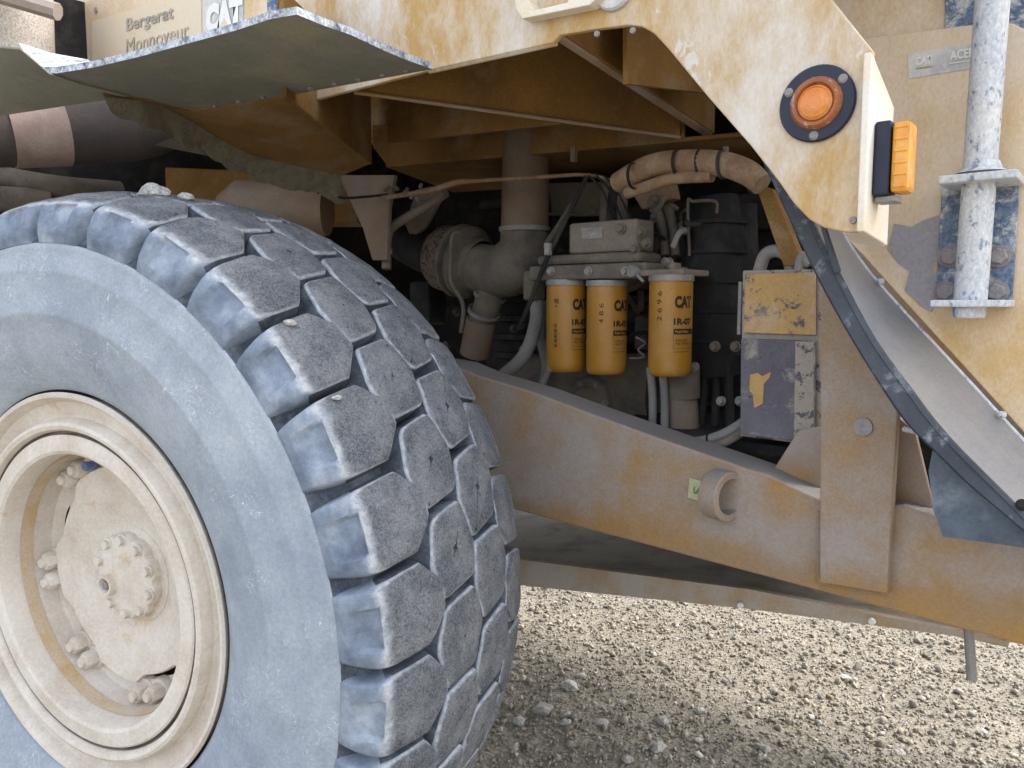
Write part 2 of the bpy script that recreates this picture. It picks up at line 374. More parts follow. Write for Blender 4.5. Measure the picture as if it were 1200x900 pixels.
me.polygons.add(N * nf); me.polygons.foreach_set('loop_start', np.arange(0, len(ff), 3, dtype=np.int32))
me.update(calc_edges=True)
ca_ = me.color_attributes.new('tone', 'FLOAT_COLOR', 'POINT')
g = np.clip(rng.normal(.25, .055, N), .10, .45); warm = rng.normal(.012, .01, N)
tone = np.stack([g + warm, g * .94, g * .80 - warm, np.ones(N)], -1)
ca_.data.foreach_set('color', np.repeat(tone, nv, 0).reshape(-1).astype(np.float32))
me.materials.append(MATS['gravel_stone'])
gravel = link('gravel', me); gravel['kind'] = 'stuff'; gravel['label'] = 'pale crushed gravel covering the ground beneath the truck'; gravel['category'] = 'gravel'

iv2, if2 = icos(2)
def rock(name, loc, size, mat, seed, flat=.62):
    q = [Vector(v) for v in iv2]; off = Vector((seed * 3.7, seed * 1.3, 0))
    rr = random.Random(seed); sx, sy = rr.uniform(.8, 1.25), rr.uniform(.7, 1.1)
    co = []
    for v in q:
        k = 1 + .5 * noise.noise(v * 1.1 + off) + .16 * noise.noise(v * 3 + off)
        p = v * k; co.append((p.x * sx * size, p.y * sy * size, p.z * flat * size))
    me = bpy.data.meshes.new(name); me.from_pydata(co, [], if2.tolist()); me.materials.append(MATS[mat])
    if mat == 'gravel_stone':
        g = rr.uniform(.26, .38); a = me.color_attributes.new('tone', 'FLOAT_COLOR', 'POINT')
        a.data.foreach_set('color', np.tile(np.array([g, g * .95, g * .86, 1], np.float32), len(co)))
    o = link(name, me); o.location = loc; o.rotation_euler = (0, 0, rr.uniform(0, 6)); return o
big = [(668, 810, .040), (636, 838, .036), (775, 845, .030), (663, 852, .026), (705, 850, .026), (770, 880, .03), (820, 833, .024), (895, 880, .024),
       (650, 775, .018), (680, 795, .024), (818, 868, .018), (990, 795, .024), (1000, 712 + 85, .018), (690, 700, .017), (650, 705, .014), (608, 850, .03),
       (900, 745, .014), (1080, 820, .018), (1150, 860, .02), (950, 840, .016), (730, 825, .015), (850, 800, .014), (1055, 880, .02), (735, 895, .02)]
for i, (px, py, r) in enumerate(big):
    p = at(px, py, Z=0); p.z = gh(p.x, p.y) + r * .22
    o = rock('stone', p, r, 'gravel_stone', i + 1)
    near = px < 720 and py > 760
    o['label'] = 'pale limestone chunk on the gravel right beside the big tyre' if near else 'small pale angular stone on the open gravel below the frame rail'
    o['category'] = 'stone'; o['group'] = 'limestone chunks beside the tyre' if near else 'small stones on the open gravel'

# ------------------------------------------------------------------ the truck
T = thing('haul_truck', 'dusty yellow mining haul truck with huge front tyre and open engine bay', 'truck', (-1.2, 1.9, 0))
T_OFF = Vector((-1.2, 1.9, 0))
# parts are modelled in place and hung on the root through the parent inverse
_link0 = link
def link(name, me, parent=None, bevel=0):
    o = _link0(name, me, parent, bevel)
    if parent is T: o.matrix_parent_inverse = Matrix.Translation(-T_OFF)
    return o

# ---- wheel
HUB = Vector((-2.035, .779, .97)); STEER = R(12); WM = Matrix.Translation(HUB) @ Matrix.Rotation(STEER, 4, 'Z') @ Matrix.Rotation(R(.7), 4, 'X')
def wp(r, a, ph): return Vector((r * math.cos(ph), -a, r * math.sin(ph)))
AC = -.265
def mirror(pr): return pr + [(r, 2 * AC - a) for r, a in pr[::-1]]
floor_half = [(.898, .020), (.926, .000), (.936, -.04), (.941, -.10), (.944, -.2)]
side = [(.498, -.045), (.508, -.012), (.519, .004), (.535, .016), (.57, .036), (.62, .056), (.66, .066), (.70, .073), (.704, .0752), (.712, .0752), (.717, .0738), (.76, .072), (.80, .066), (.804, .0668), (.812, .0658), (.816, .0645), (.84, .059), (.858, .0545), (.866, .056), (.872, .050)]
prof = mirror(side + floor_half)
b = MB(); NS = 192; V = []
for r, a in prof:
    for k in range(NS): V.append(wp(r, a, 2 * math.pi * k / NS))
F = []; 
for i in range(len(prof) - 1):
    F += [(i * NS + k, i * NS + (k + 1) % NS, (i + 1) * NS + (k + 1) % NS, (i + 1) * NS + k) for k in range(NS)]
b.add(V, F, 0, True)
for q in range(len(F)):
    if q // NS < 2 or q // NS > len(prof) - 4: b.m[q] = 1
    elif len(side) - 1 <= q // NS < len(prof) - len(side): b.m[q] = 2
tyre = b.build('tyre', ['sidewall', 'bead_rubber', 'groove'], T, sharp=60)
tyre.matrix_basis = WM
tyre['label'] = 'blue-grey dusty rubber tyre with deep block tread'

NB = 32; PA = 2 * math.pi / NB; PH0 = R(.6)
topc = [(.872, .052), (.895, .056), (.930, .052), (.958, .036), (.974, .012), (.984, -.016), (.994, -.05), (1.003, -.09), (1.010, -.14), (1.014, -.20), (1.015, -.265)]
topc = mirror(topc[:-1] + [topc[-1]])
def interp_a(pr, a):
    for (r0, a0), (r1, a1) in zip(pr, pr[1:]):
        if a1 <= a <= a0: return r0 + (r1 - r0) * (a0 - a) / max(a0 - a1, 1e-6)
    return pr[-1][0]
crown = topc[4:-4]
flo = mirror(floor_half)
def lugr(a): return interp_a(crown, a)
def flr(a): return interp_a(flo, a)
def round_poly(P, rad, k=3):
    out = []; n = len(P)
    for i in range(n):
        p = Vector(P[i]); a = (Vector(P[i - 1]) - p); c = (Vector(P[(i + 1) % n]) - p)
        ra = min(rad, a.length * .4); rc = min(rad, c.length * .4)
        p0 = p + a.normalized() * ra; p2 = p + c.normalized() * rc
        for j in range(k):
            t = j / (k - 1); out.append(p0 * (1 - t) ** 2 + p * 2 * t * (1 - t) + p2 * t * t)
    return out
def inset(P, d):
    """move each point towards/away from the outline's inside by d"""
    n = len(P); out = []
    for i in range(n):
        t = (P[(i + 1) % n] - P[i - 1]).normalized(); out.append(P[i] + Vector((-t.y, t.x)) * d)
    return out
def centre_block(ac, seed):
    """hexagonal crown block; outline in (axial, along) metres, counter-clockwise"""
    rr = random.Random(seed); h = PA * 1.0 / 2 - .0072; sk = .012
    j = lambda: rr.uniform(-.005, .005)
    e, g = .0565, .0842
    P = [(-e + j(), -h + sk + j()), (e + j(), -h - sk + j() + .004), (g + j(), -.012 + j()), (e + j(), h - sk + j()), (-e + j(), h + sk + j() - .004), (-g + j(), .012 + j())]
    P = round_poly([Vector(p) for p in P], .017, 5)
    P = [p * (1 + .035 * noise.noise(Vector((p.x * 60, p.y * 60, seed * 3.3)))) for p in P]
    rings = [(-.011, None), (-.001, .010), (.0022, .0035), (.008, .0006), (.026, 0)]
    b = MB(); n = len(P); V = []; cx = sum(P, Vector((0, 0))) / n
    def place(p, r):
        return wp(r, ac + p.x, p.y / 1.0)
    for d, dep in rings:
        Q = inset(P, d)
        for p in Q:
            a = ac + p.x
            r = (flr(a) - .006) if dep is None else lugr(a) - dep + .0045 * noise.noise(Vector((p.x * 22, p.y * 22, seed * 5.1))) - (.006 * max(0, noise.noise(Vector((p.x * 45, p.y * 45, seed * 9.1))) - .25) if d < .01 else 0)
            V.append(place(p, r))
    pitw = .0075 * (1 if seed % 2 else .4)
    for dep, sc in ((.0, 1.0), (.013, .8)):
        for k in range(n):
            a = 2 * math.pi * k / n + math.atan2(P[0].y, P[0].x)
            q = Vector((math.cos(a), math.sin(a))) * pitw * sc / max(abs(math.cos(a + .5)), abs(math.sin(a + .5))) * (.85 + .12 * noise.noise(Vector((k * .8, seed, 0)))) + Vector((rr.uniform(-.0004, .0004), 0))
            V.append(place(q, lugr(ac + q.x) - dep - .001))
    nr = len(rings) + 2
    for i in range(nr - 1):
        b.add([], [], 0)
    F = []; 
    b.v = [tuple(v) for v in V]
    for i in range(nr - 1):
        mi = 0 if i < 1 else (1 if i < len(rings) else 2)
        for k in range(n):
            b.f.append((i * n + k, i * n + (k + 1) % n, (i + 1) * n + (k + 1) % n, (i + 1) * n + k)); b.m.append(mi); b.sm.append(True)
    b.f.append(tuple((nr - 1) * n + k for k in range(n))); b.m.append(2); b.sm.append(False)
    me = bpy.data.meshes.new('tread_block'); me.from_pydata(b.v, [], b.f)
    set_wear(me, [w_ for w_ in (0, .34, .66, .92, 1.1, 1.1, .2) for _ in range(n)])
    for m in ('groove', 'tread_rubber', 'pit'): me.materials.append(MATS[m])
    me.polygons.foreach_set('material_index', b.m); me.polygons.foreach_set('use_smooth', b.sm)
    bm = bmesh.new(); bm.from_mesh(me); bmesh.ops.recalc_face_normals(bm, faces=bm.faces)
    if bm.faces[-1].normal.x < 0: bmesh.ops.reverse_faces(bm, faces=bm.faces)
    bm.to_mesh(me); bm.free(); me.set_sharp_from_angle(angle=R(50)); return me
# shoulder contour by arc length
TC = topc[:9]; al = [0]
for p, q in zip(TC, TC[1:]): al.append(al[-1] + math.hypot(q[0] - p[0], q[1] - p[1]))
def shoulder(s):
    for i in range(len(al) - 1):
        if s <= al[i + 1] or i == len(al) - 2:
            t = (s - al[i]) / (al[i + 1] - al[i]); p, q = TC[i], TC[i + 1]
            return p[0] + (q[0] - p[0]) * t, p[1] + (q[1] - p[1]) * t
FC = [(.868, .050), (.882, .034), (.900, .016), (.922, -.006), (.934, -.04), (.938, -.10), (.942, -.16)]
fl = [0]
for p, q in zip(FC, FC[1:]): fl.append(fl[-1] + math.hypot(q[0] - p[0], q[1] - p[1]))
def floor_s(s):
    s = s * fl[-1] / al[-1]
    for i in range(len(fl) - 1):
        if s <= fl[i + 1] or i == len(fl) - 2:
            t = (s - fl[i]) / (fl[i + 1] - fl[i]); p, q = FC[i], FC[i + 1]
            return p[0] + (q[0] - p[0]) * t, p[1] + (q[1] - p[1]) * t
def shoulder_block(seed, flip):
    rr = random.Random(seed)
    # s positions and half width (fraction of pitch)
    a_in = -.134 + rr.uniform(-.003, .003)
    send = al[-1] * 1.0
    ss = [0, .02, .03, .045, .075, .092, .102, .112, .125, .14, .165, .19, .215, .228, .244, send - .016, send - .006, send]
    ss = [s for s in ss if s <= send]
    def hw(s):
        k0, k1 = .375, .445
        base = k0 + (k1 - k0) * min(1, s / .11)
        s1 = .217
        if s > s1: base = base + (.115 - base) * ((s - s1) / (send - s1))
        return base * PA
    cols = [(-1.07, 0.0), (-1.0, .80), (-.965, .93), (-.90, 1), (-.56, 1), (-.46, 1), (0, 1), (.46, 1), (.56, 1), (.90, 1), (.965, .93), (1.0, .80), (1.07, 0.0)]
    V = []; W = []; nc = len(cols)
    for i, s in enumerate(ss):
        tr, ta = shoulder(s); fr, fa = floor_s(s)
        endk = {len(ss) - 1: .80, len(ss) - 2: .95}.get(i, 1)
        for j, (wv, hk) in enumerate(cols):
            k = hk * endk
            jit = .0035 * noise.noise(Vector((s * 24, wv * 2.5, seed * 7.7))) if k > .5 else 0
            r = fr + (tr - fr) * k + jit * (s > .1); a = fa + (ta - fa) * k
            if .03 < s < .10 and abs(wv) < .5: r -= .001; a -= .012
            if k == 0: r -= .004
            hwid = hw(s) * wv + (.010 * (s - .09) / .1 if s > .09 else 0)
            if flip: a = 2 * AC - a
            V.append(wp(r, a, hwid))
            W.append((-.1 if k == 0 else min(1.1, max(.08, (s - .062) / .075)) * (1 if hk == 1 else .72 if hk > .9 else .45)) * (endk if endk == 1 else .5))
    # inner end goes down to the floor
    fr, fa = floor_s(ss[-1] + .01)
    for j, (wv, hk) in enumerate(cols):
        a = fa - .004; a = 2 * AC - a if flip else a
        V.append(wp(fr - .006, a, hw(ss[-1]) * wv + .01)); W.append(0)
    F, M = [], []
    for i in range(len(ss)):
        for j in range(nc - 1):
            F.append((i * nc + j, i * nc + j + 1, (i + 1) * nc + j + 1, (i + 1) * nc + j))
            worn = i < len(ss) - 2 and ss[i] >= .092 and 1 <= j <= nc - 3
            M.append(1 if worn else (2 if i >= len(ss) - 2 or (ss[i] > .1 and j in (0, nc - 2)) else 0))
    me = bpy.data.meshes.new('tread_block'); me.from_pydata(V, [], F)
    set_wear(me, W)
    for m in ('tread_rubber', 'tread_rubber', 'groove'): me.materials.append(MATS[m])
    me.polygons.foreach_set('material_index', M); me.polygons.foreach_set('use_smooth', [True] * len(F))
    bm = bmesh.new(); bm.from_mesh(me); bmesh.ops.recalc_face_normals(bm, faces=bm.faces)
    f = max(bm.faces, key=lambda q: q.calc_center_median().x)
    if f.normal.x < 0: bmesh.ops.reverse_faces(bm, faces=bm.faces)
    bm.to_mesh(me); bm.free(); me.set_sharp_from_angle(angle=R(48)); return me
rows = [[shoulder_block(k, False) for k in range(5)], [centre_block(-.193, 10 + k) for k in range(5)],
        [centre_block(-.337, 20 + k) for k in range(5)], [shoulder_block(30 + k, True) for k in range(4)]]
for ri, metas in enumerate(rows):
    for k in range(NB):
        o = _link0('tread_block', metas[(k * 3 + (k // 5)) % len(metas)], tyre)
        ph = PH0 + PA * (k + (.5 if ri % 2 == 0 else 0)) + random.uniform(-.004, .004)
        o.rotation_euler = (0, -ph, 0)

# ---- rim
rp = [(.500, -.055), (.503, -.010), (.511, .002), (.513, .010), (.508, .016), (.500, .014), (.494, .004), (.486, -.010), (.470, -.020), (.452, -.024), (.446, -.018),
      (.443, .000), (.438, .012), (.430, .016), (.420, .012), (.414, .000), (.411, -.012), (.407, -.012), (.405, .002), (.400, .006), (.365, .007), (.357, .002), (.352, -.012), (.350, -.06), (.348, -.10), (.343, -.138), (.328, -.150), (.29, -.154)]
rp = [(r, a) for r, a in rp]
b = MB(); mi = [0] * (len(rp) - 1); mi[15] = mi[16] = mi[17] = 2; mi[8] = 0
b.lathe(rp, (0, 0, 0), (0, -1, 0), 128, mi)
rim = b.build('rim', ['rim_dust', 'rim_stain', 'seam_dirt'], T, sharp=28); rim.matrix_basis = WM
rim['label'] = 'cream dust covered steel rim'
b = MB(); b.lathe([(.3500, -.052), (.3482, -.088)], (0, 0, 0), (0, -1, 0), 128)
o = b.build('stain_band', 'rim_stain', rim); o.scale = (.997,) * 3
# lobed disc of the hub
def lobed(n, rb, amp, lobes, ph): 
    out = []
    for k in range(n):
        a = 2 * math.pi * k / n; c = math.cos(lobes * (a - ph))
        out.append((rb + amp * (1 if c > .35 else (-1 if c < -.35 else c / .35)), a))
    return out
n = 160; out_l = lobed(n, .288, .014, 5, R(186))
V = []; F = []
for sc, a in ((1, -.170), (1, -.146), (.985, -.138), (.82, -.144), (.60, -.156), (.46, -.166)):
    for r, an in out_l: V.append(wp((r if sc > .9 else .288) * sc, a, an))
for i in range(5): F += [(i * n + k, i * n + (k + 1) % n, (i + 1) * n + (k + 1) % n, (i + 1) * n + k) for k in range(n)]
F.append(tuple(5 * n + k for k in range(n)))
b = MB(); b.add(V, F, 0, True); hubd = b.build('hub_disc', 'rim_dust', T, sharp=50); hubd.matrix_basis = WM @ Matrix.Translation((0, -.016, 0))
# dark joints beside the disc lobes
for a0, a1, rr0 in ((150, 164, .306), (199, 214, .305), (247, 260, .305)):
    b = MB(); V = []
    for k in range(9):
        an = R(a0 + (a1 - a0) * k / 8); hw_ = .0045 * math.sin(math.pi * (k + .4) / 8.8) + .0006
        V += [wp(rr0 - hw_, -.1505, an), wp(rr0 + hw_, -.1505, an)]
    b.add(V, [(2 * k, 2 * k + 2, 2 * k + 3, 2 * k + 1) for k in range(8)]); b.build('joint_gap', 'dark_slot', rim, fix=False)
b = MB(); an = R(136); V = [wp(.302, -.1495, an - .035), wp(.302, -.1495, an + .035), wp(.330, -.1495, an + .035), wp(.330, -.1495, an - .035)]
b.add(V, [(0, 1, 2, 3)]); b.build('slot', 'dark_slot', rim, fix=False)
# wedge clamps with nuts in pairs
for pa in (124, 186, 232, 282, 332, 26, 74):
    for d in (-5.2, 5.2):
        an = R(pa + d); p = wp(.320, -.144, an)
        bb = MB(); axis = (0, -1, 0)
        bb.lathe([(.0005, .012), (.032, .012), (.035, .004), (.035, -.01)], p, axis, 20)
        bb.lathe([(.0005, .046), (.020, .046), (.0245, .040), (.0245, .008)], p, axis, 6, smooth=False)
        bb.lathe([(.0005, .057), (.012, .057), (.014, .053), (.014, .04)], p, axis, 12)
        bb.build('wheel_nut', 'rim_dust', rim)
    an = R(pa); bb = MB()
    pts = [wp(.292, -.150, an - .13), wp(.335, -.150, an - .13), wp(.341, -.150, an), wp(.335, -.150, an + .13), wp(.292, -.150, an + .13)]
    bb.prism(pts, (0, -.014, 0)); bb.build('wedge_clamp', 'rim_dust', rim, bevel=.006)
# hub cover
capr = []
n = 120
for k in range(n):
    a = 2 * math.pi * k / n; c = math.cos(10 * a); capr.append((.118 - .009 * max(0, (c - .4) / .6), a))
V = []; F = []
for sc, a in ((1.16, -.172), (1.13, -.163), (1.05, -.160), (1.0, -.158), (1.0, -.141), (.96, -.135), (.6, -.131), (.2, -.130)):
    for r, an in capr: V.append(wp((r if .94 < sc < 1.06 else .118) * sc, a, an))
for i in range(7): F += [(i * n + k, i * n + (k + 1) % n, (i + 1) * n + (k + 1) % n, (i + 1) * n + k) for k in range(n)]
F.append(tuple(7 * n + k for k in range(n)))
b = MB(); b.add(V, F, 0, True); hubc = b.build('hub_cover', 'rim_dust', T, sharp=40); hubc.matrix_basis = WM @ Matrix.Translation((0, -.016, 0))
for an in range(18, 378, 36):
    hexbolt('cover_bolt', wp(.101, -.136, R(an)), (0, -1, 0), .013, .013, 'rim_dust', hubc)
b = MB(); b.lathe([(.0005, .014), (.010, .014), (.012, .008), (.017, .008), (.021, .020), (.027, .020), (.031, .0)], wp(.066, -.134, R(206)), (0, -1, 0), 24)
b.build('drain_plug', 'rim_dust', hubc)
b = MB(); b.lathe([(.0005, .006), (.012, .006), (.013, 0)], wp(.066, -.122, R(206)), (0, -1, 0), 6, smooth=False); b.build('plug_head', 'zinc', hubc)
# valve with blue cap
b = MB(); b.lathe([(.0005, .02), (.011, .02), (.0135, .015), (.0135, -.01)], wp(.313, -.118, R(110)), (0, -1, 0), 20); b.build('valve_cap', 'blue_cap', rim)
b = MB(); b.tube([wp(.338, -.13, R(110)), wp(.325, -.112, R(110)), wp(.313, -.122, R(110))], .009, 10); b.build('valve_stem', 'rim_dust', rim)

# ---- clods of dried mud on the tread (lying loose)
def on_tyre(a, ph, lift): return WM @ wp(lugr(a) + lift, a, R(ph))
for i, (a, ph, s, lab) in enumerate(((-.13, 79.5, .034, 'biggest lump of dried grey mud on top of the tyre tread'), (-.175, 76, .020, 'flat crust of dried mud beside the big lump on the tyre'),
                                     (-.022, 44.2, .012, 'small pale mud crumb on the edge of a shoulder tread block'), (-.018, 33.3, .010, 'tiny white mud crumb on the corner of a tread block'))):
    o = rock('mud_clod', on_tyre(a, ph, s * .25), s, 'clod', 50 + i, .55); o['label'] = lab; o['category'] = 'mud'

# ---- frame rail
YR = 1.85
ztl = at(600, 445, Y=YR); zbl = at(605, 598, Y=YR); zbr = at(1200, 757, Y=YR)
def zline(a, b, x): return a.z + (b.z - a.z) * (x - a.x) / (b.x - a.x)
poly = [Vector((-3.3, YR, ztl.z + .1)), Vector((-2.5, YR, ztl.z + .1)), at(530, 427, Y=YR), at(560, 440, Y=YR), at(624, 459, Y=YR), at(688, 483, Y=YR), at(780, 516, Y=YR), at(850, 540, Y=YR), at(900, 558, Y=YR), at(970, 590, Y=YR),
        at(1060, 592, Y=YR), at(1200, 640, Y=YR), Vector((.7, YR, at(1200, 640, Y=YR).z)), Vector((.7, YR, zline(zbl, zbr, .7))), Vector((-3.3, YR, zline(zbl, zbr, -3.3)))]
rail = plate('frame_rail', poly, (0, .13, 0), 'rail_paint', T, .006)
stiff = plate('stiffener_plate', ats([(962, 338), (988, 345), (1052, 478), (1039, 696), (960, 683)], Y=YR - .035), (0, .033, 0), 'rail_paint', T, .004)
plate('recess_web', ats([(1030, 470), (1072, 505), (1100, 622), (1030, 612)], Y=YR + .05), (0, .02, 0), 'rail_paint', T, .003)
plate('gusset', ats([(900, 560), (965, 595), (965, 500), (935, 505)], Y=YR + .09), (0, .02, 0), 'rail_paint', T, .003)
b = MB(); b.lathe([(.020, -.001), (.020, .006), (.0005, .006)], at(1012, 500, Y=YR - .036), (0, -1, 0), 20); b.build('plug_weld', 'bolt_grey', stiff)
c = at(846, 580, Y=YR - .02); rr0 = .064
b = MB(); b.lathe([(rr0 * .72, .026), (rr0, .026), (rr0, -.026), (rr0 * .72, -.026), (rr0 * .72, .026)], c, (1, -.25, 0), 36); b.build('lifting_eye', 'rail_paint', T, sharp=40, bevel=.003)
fn, W_, H_ = quad_fn(at(806, 583, Y=YR - .004), at(829, 590, Y=YR - .004), at(808, 560, Y=YR - .004))
plate('sticker', [fn(0, 0, 0), fn(W_, 0, 0), fn(W_, H_, 0), fn(0, H_, 0)], (0, .003, 0), 'sticker_green', rail, 0)
fn2 = lambda u, v, l: fn(W_ * .70 - v, H_ * .28 + u, 0) + Vector((0, -.002, 0))
text('lettering', 'S', 'print_green', rail, fn2, H_ * .4, W_ * .45)
tube('hanging_rod', [at(1135, 735, Y=1.97), at(1139, 796, Y=1.97)], .011, 'zinc', T, 10)
# belly guard: dirt covered plate with a turned up lip
up = [(420, 632), (560, 648), (620, 657), (880, 691), (1130, 741), (1180, 752)]; dn = [(420, 664), (560, 679), (620, 687), (880, 714), (1130, 747), (1180, 757)]
YG = 2.2
U = ats(up, Y=YG); Dn = ats(dn, Y=YG)
b = MB()
for P, Q in zip(zip(U, Dn), zip(U[1:], Dn[1:])): b.add([P[1], Q[1], Q[0], P[0]], [(0, 1, 2, 3)])
lo = [x + Vector((0, .03, 0)) for x in U + Dn]
b.build('guard_lip', 'belly_lip', T, fix=False).modifiers.new('solid', 'SOLIDIFY').thickness = .02
grid = [[u + Vector((0, y, -.01 - .02 * (y > .1))) for u in U] for y in (.02, .3, .7, 1.2)]
sheet('belly_guard', grid, -.012, ['guard_dirt'], T)
for px, py in ((868, 709), (1022, 728)): b = MB(); b.lathe([(.0005, .008), (.008, .008), (.010, 0)], at(px, py, Y=YG - .01), (0, -1, 0), 12); b.build('rivet', 'print_white', T)

# ---- deck skirt with the front bracket
YS = 1.50
low = [(512, 80), (580, 65), (648, 50), (656, 41), (700, 34), (735, 29.5), (752, 31), (766, 39), (782, 56), (830, 114), (880, 171), (912, 212), (930, 238), (948, 257), (966, 267), (990, 272), (1013, 272)]
L = ats(low, Y=YS)
fr = [at(1023, 60, Y=YS), at(975, 0, Y=YS), at(897, -98, Y=YS)]
poly = [Vector((-2.2, YS, L[0].z + .005))] + L + fr + [Vector((fr[-1].x - .05, YS, 2.95)), Vector((-2.2, YS, 2.95))]
skirt = plate('deck_skirt', poly, (0, .016, 0), 'skirt_paint', T, .003)
XF = at(1013, 272, Y=YS).x
pts = ats([(1022, 60), (1048, 125), (1040, 288), (1013, 271)], X=XF + .004)
plate('front_return', pts, (-.014, 0, 0), 'white_paint', T, .003)
plate('bracket_floor', [at(990, 274, Y=YS + .018), at(1011, 274, Y=YS + .018), at(1036, 289, X=XF - .02), at(1000, 284, Y=YS + .15)], (0, 0, .01), 'white_paint', T, 0)
# turned edge along the skirt bottom
e0, e1 = at(500, 83, Y=YS), at(648, 50, Y=YS)
tube('skirt_edge', [e0 + Vector((0, .012, .004)), e1 + Vector((0, .012, .004))], .009, 'skirt_paint', T, 10)
# step frame and round plate at the top of the skirt
sf = [(602, -40), (604, 10), (612, 22), (690, 6), (702, -4), (702, -40)]; si = [(618, -40), (620, 2), (626, 12), (664, 3), (672, -8), (672, -40)]
b = MB(); P = ats(sf, Y=YS - .035); Q = ats(si, Y=YS - .035); n = len(P)
V = P + Q + [p + Vector((0, .034, 0)) for p in P + Q]
for i in range(n - 1):
    b.add([V[i], V[i + 1], V[n + i + 1], V[n + i], V[2 * n + i], V[2 * n + i + 1], V[3 * n + i + 1], V[3 * n + i]], [(0, 1, 2, 3), (0, 4, 5, 1), (3, 2, 6, 7)])
b.build('step_frame', 'white_paint', T, .002)
b = MB(); b.lathe([(.0005, .012), (.044, .012), (.048, .007), (.048, 0)], at(721, -14, Y=YS - .001), (0, -1, 0), 32); b.build('round_plate', 'sticker_grey', T)
# round side lamp
lc = at(958, 122, Y=YS - .001); ax = (0, -1, 0)
b = MB(); b.lathe([(.0005, .008), (.0665, .008), (.069, .005), (.069, 0)], lc, ax, 48); lamp = b.build('side_lamp', 'lamp_black', T)
b = MB(); b.lathe([(.032, .012), (.036, .019), (.041, .019), (.0465, .013), (.048, .006)], lc, ax, 48); b.build('lamp_ring', 'amber_ring', lamp)
b = MB(); b.lathe([(.0005, .021), (.014, .0205), (.024, .019), (.031, .016), (.033, .010)], lc, ax, 40); b.build('lens', 'amber_lens', lamp)
for an in (38, 152, 268):
    b = MB(); b.lathe([(.0005, .011), (.005, .0115), (.0085, .009), (.009, .004)], lc + Vector((math.cos(R(an)) * .058, 0, math.sin(R(an)) * .058)), ax, 14); b.build('screw', 'zinc', lamp)
# rectangular amber marker on the front return
m0 = at(1027, 143, X=XF + .006); m1 = at(1026, 231, X=XF + .006)
y0, zt, zb = m0.y, m0.z, m1.z
mk = MB().box((XF + .005, y0 - .005, zb), (XF + .032, y0 + .055, zt)).build('marker_lamp', 'lamp_black', T, bevel=.004)
MB().box((XF + .033, y0 - .002, zb + .003), (XF + .064, y0 + .052, zt - .004)).build('lens', 'amber_yellow', mk, bevel=.008)
for k in range(6):
    zz = zb + .012 + (zt - zb - .028) * k / 5
    MB().box((XF + .038, y0 - .0035, zz), (XF + .060, y0 - .001, zz + .006)).build('lens_rib', 'amber_yellow', mk, bevel=.0015)
MB().box((XF + .008, y0 + .005, zb - .012), (XF + .045, y0 + .05, zb - .001)).build('lamp_bracket', 'zinc', mk, bevel=.002)

ZF_ = 2.29
# ---- underside of the deck: webs, beams and flange
ZT = 2.62
def vplate(name, a, bb, thick, mat='shaded_paint', top=ZT, bevel=.003):
    a, bb = Vector(a), Vector(bb); d = (bb - a); nrm = Vector((d.y, -d.x, 0)).normalized() * thick
    return plate(name, [a, bb, Vector((bb.x, bb.y, top)), Vector((a.x, a.y, top))], nrm, mat, T, bevel)
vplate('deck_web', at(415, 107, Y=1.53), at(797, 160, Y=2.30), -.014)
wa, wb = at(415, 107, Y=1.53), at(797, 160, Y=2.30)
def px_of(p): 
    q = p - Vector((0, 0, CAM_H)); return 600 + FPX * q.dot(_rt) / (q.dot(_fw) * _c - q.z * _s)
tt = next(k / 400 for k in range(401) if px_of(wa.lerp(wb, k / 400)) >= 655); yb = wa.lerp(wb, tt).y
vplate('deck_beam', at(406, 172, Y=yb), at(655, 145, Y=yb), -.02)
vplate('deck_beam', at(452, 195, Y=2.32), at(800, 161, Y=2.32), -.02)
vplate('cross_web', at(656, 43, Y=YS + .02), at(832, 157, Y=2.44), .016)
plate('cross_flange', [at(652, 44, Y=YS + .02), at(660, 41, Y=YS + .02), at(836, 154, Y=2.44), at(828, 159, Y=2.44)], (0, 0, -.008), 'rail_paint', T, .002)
plate('box_web', [at(735, 98, X=-1.0), at(838, 110, X=-1.0), at(850, 20, X=-1.0), at(735, 10, X=-1.0)], (-.012, 0, 0), 'shaded_paint', T, 0)
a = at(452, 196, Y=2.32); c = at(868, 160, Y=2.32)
plate('bottom_flange', [a, c, c + Vector((.1, .75, 0)), a + Vector((-.3, .75, 0))], (0, 0, .014), 'shaded_paint', T, .003)
for k, (p, q) in enumerate((((415, 107), (797, 160)),)):
    tube('weld_bead', [at(p[0], p[1] + 1, Y=1.525), at(q[0], q[1] + 1, Y=2.295)], .006, 'rail_paint', T, 8)
vplate('deck_rib', at(330, 114, Y=1.30), at(432, 193, Y=1.95), .014, 'shaded_paint', 2.55)
vplate('deck_rib', at(455, 195, Y=2.0), at(437, 172, Y=1.96), .01, 'shaded_paint', 2.36)
tc_ = [(120, 110), (170, 117), (200, 125), (222, 131), (260, 126), (300, 120), (335, 115), (432, 193)]
bc_ = [(122, 113), (165, 118), (190, 124), (224, 142), (256, 162), (292, 181), (345, 194), (400, 206)]
top_ = [at(*p, Z=ZF_ - .004) for p in tc_[:7]] + [at(432, 193, Y=1.95)]
bot_ = [at(p[0], p[1], D=2.22 + .105 * i) for i, p in enumerate(bc_)]
sheet('arch_plate', [top_, [a_.lerp(b_, .5) for a_, b_ in zip(top_, bot_)], bot_], .010, ['shaded_paint'], T)
led = [[], [], []]
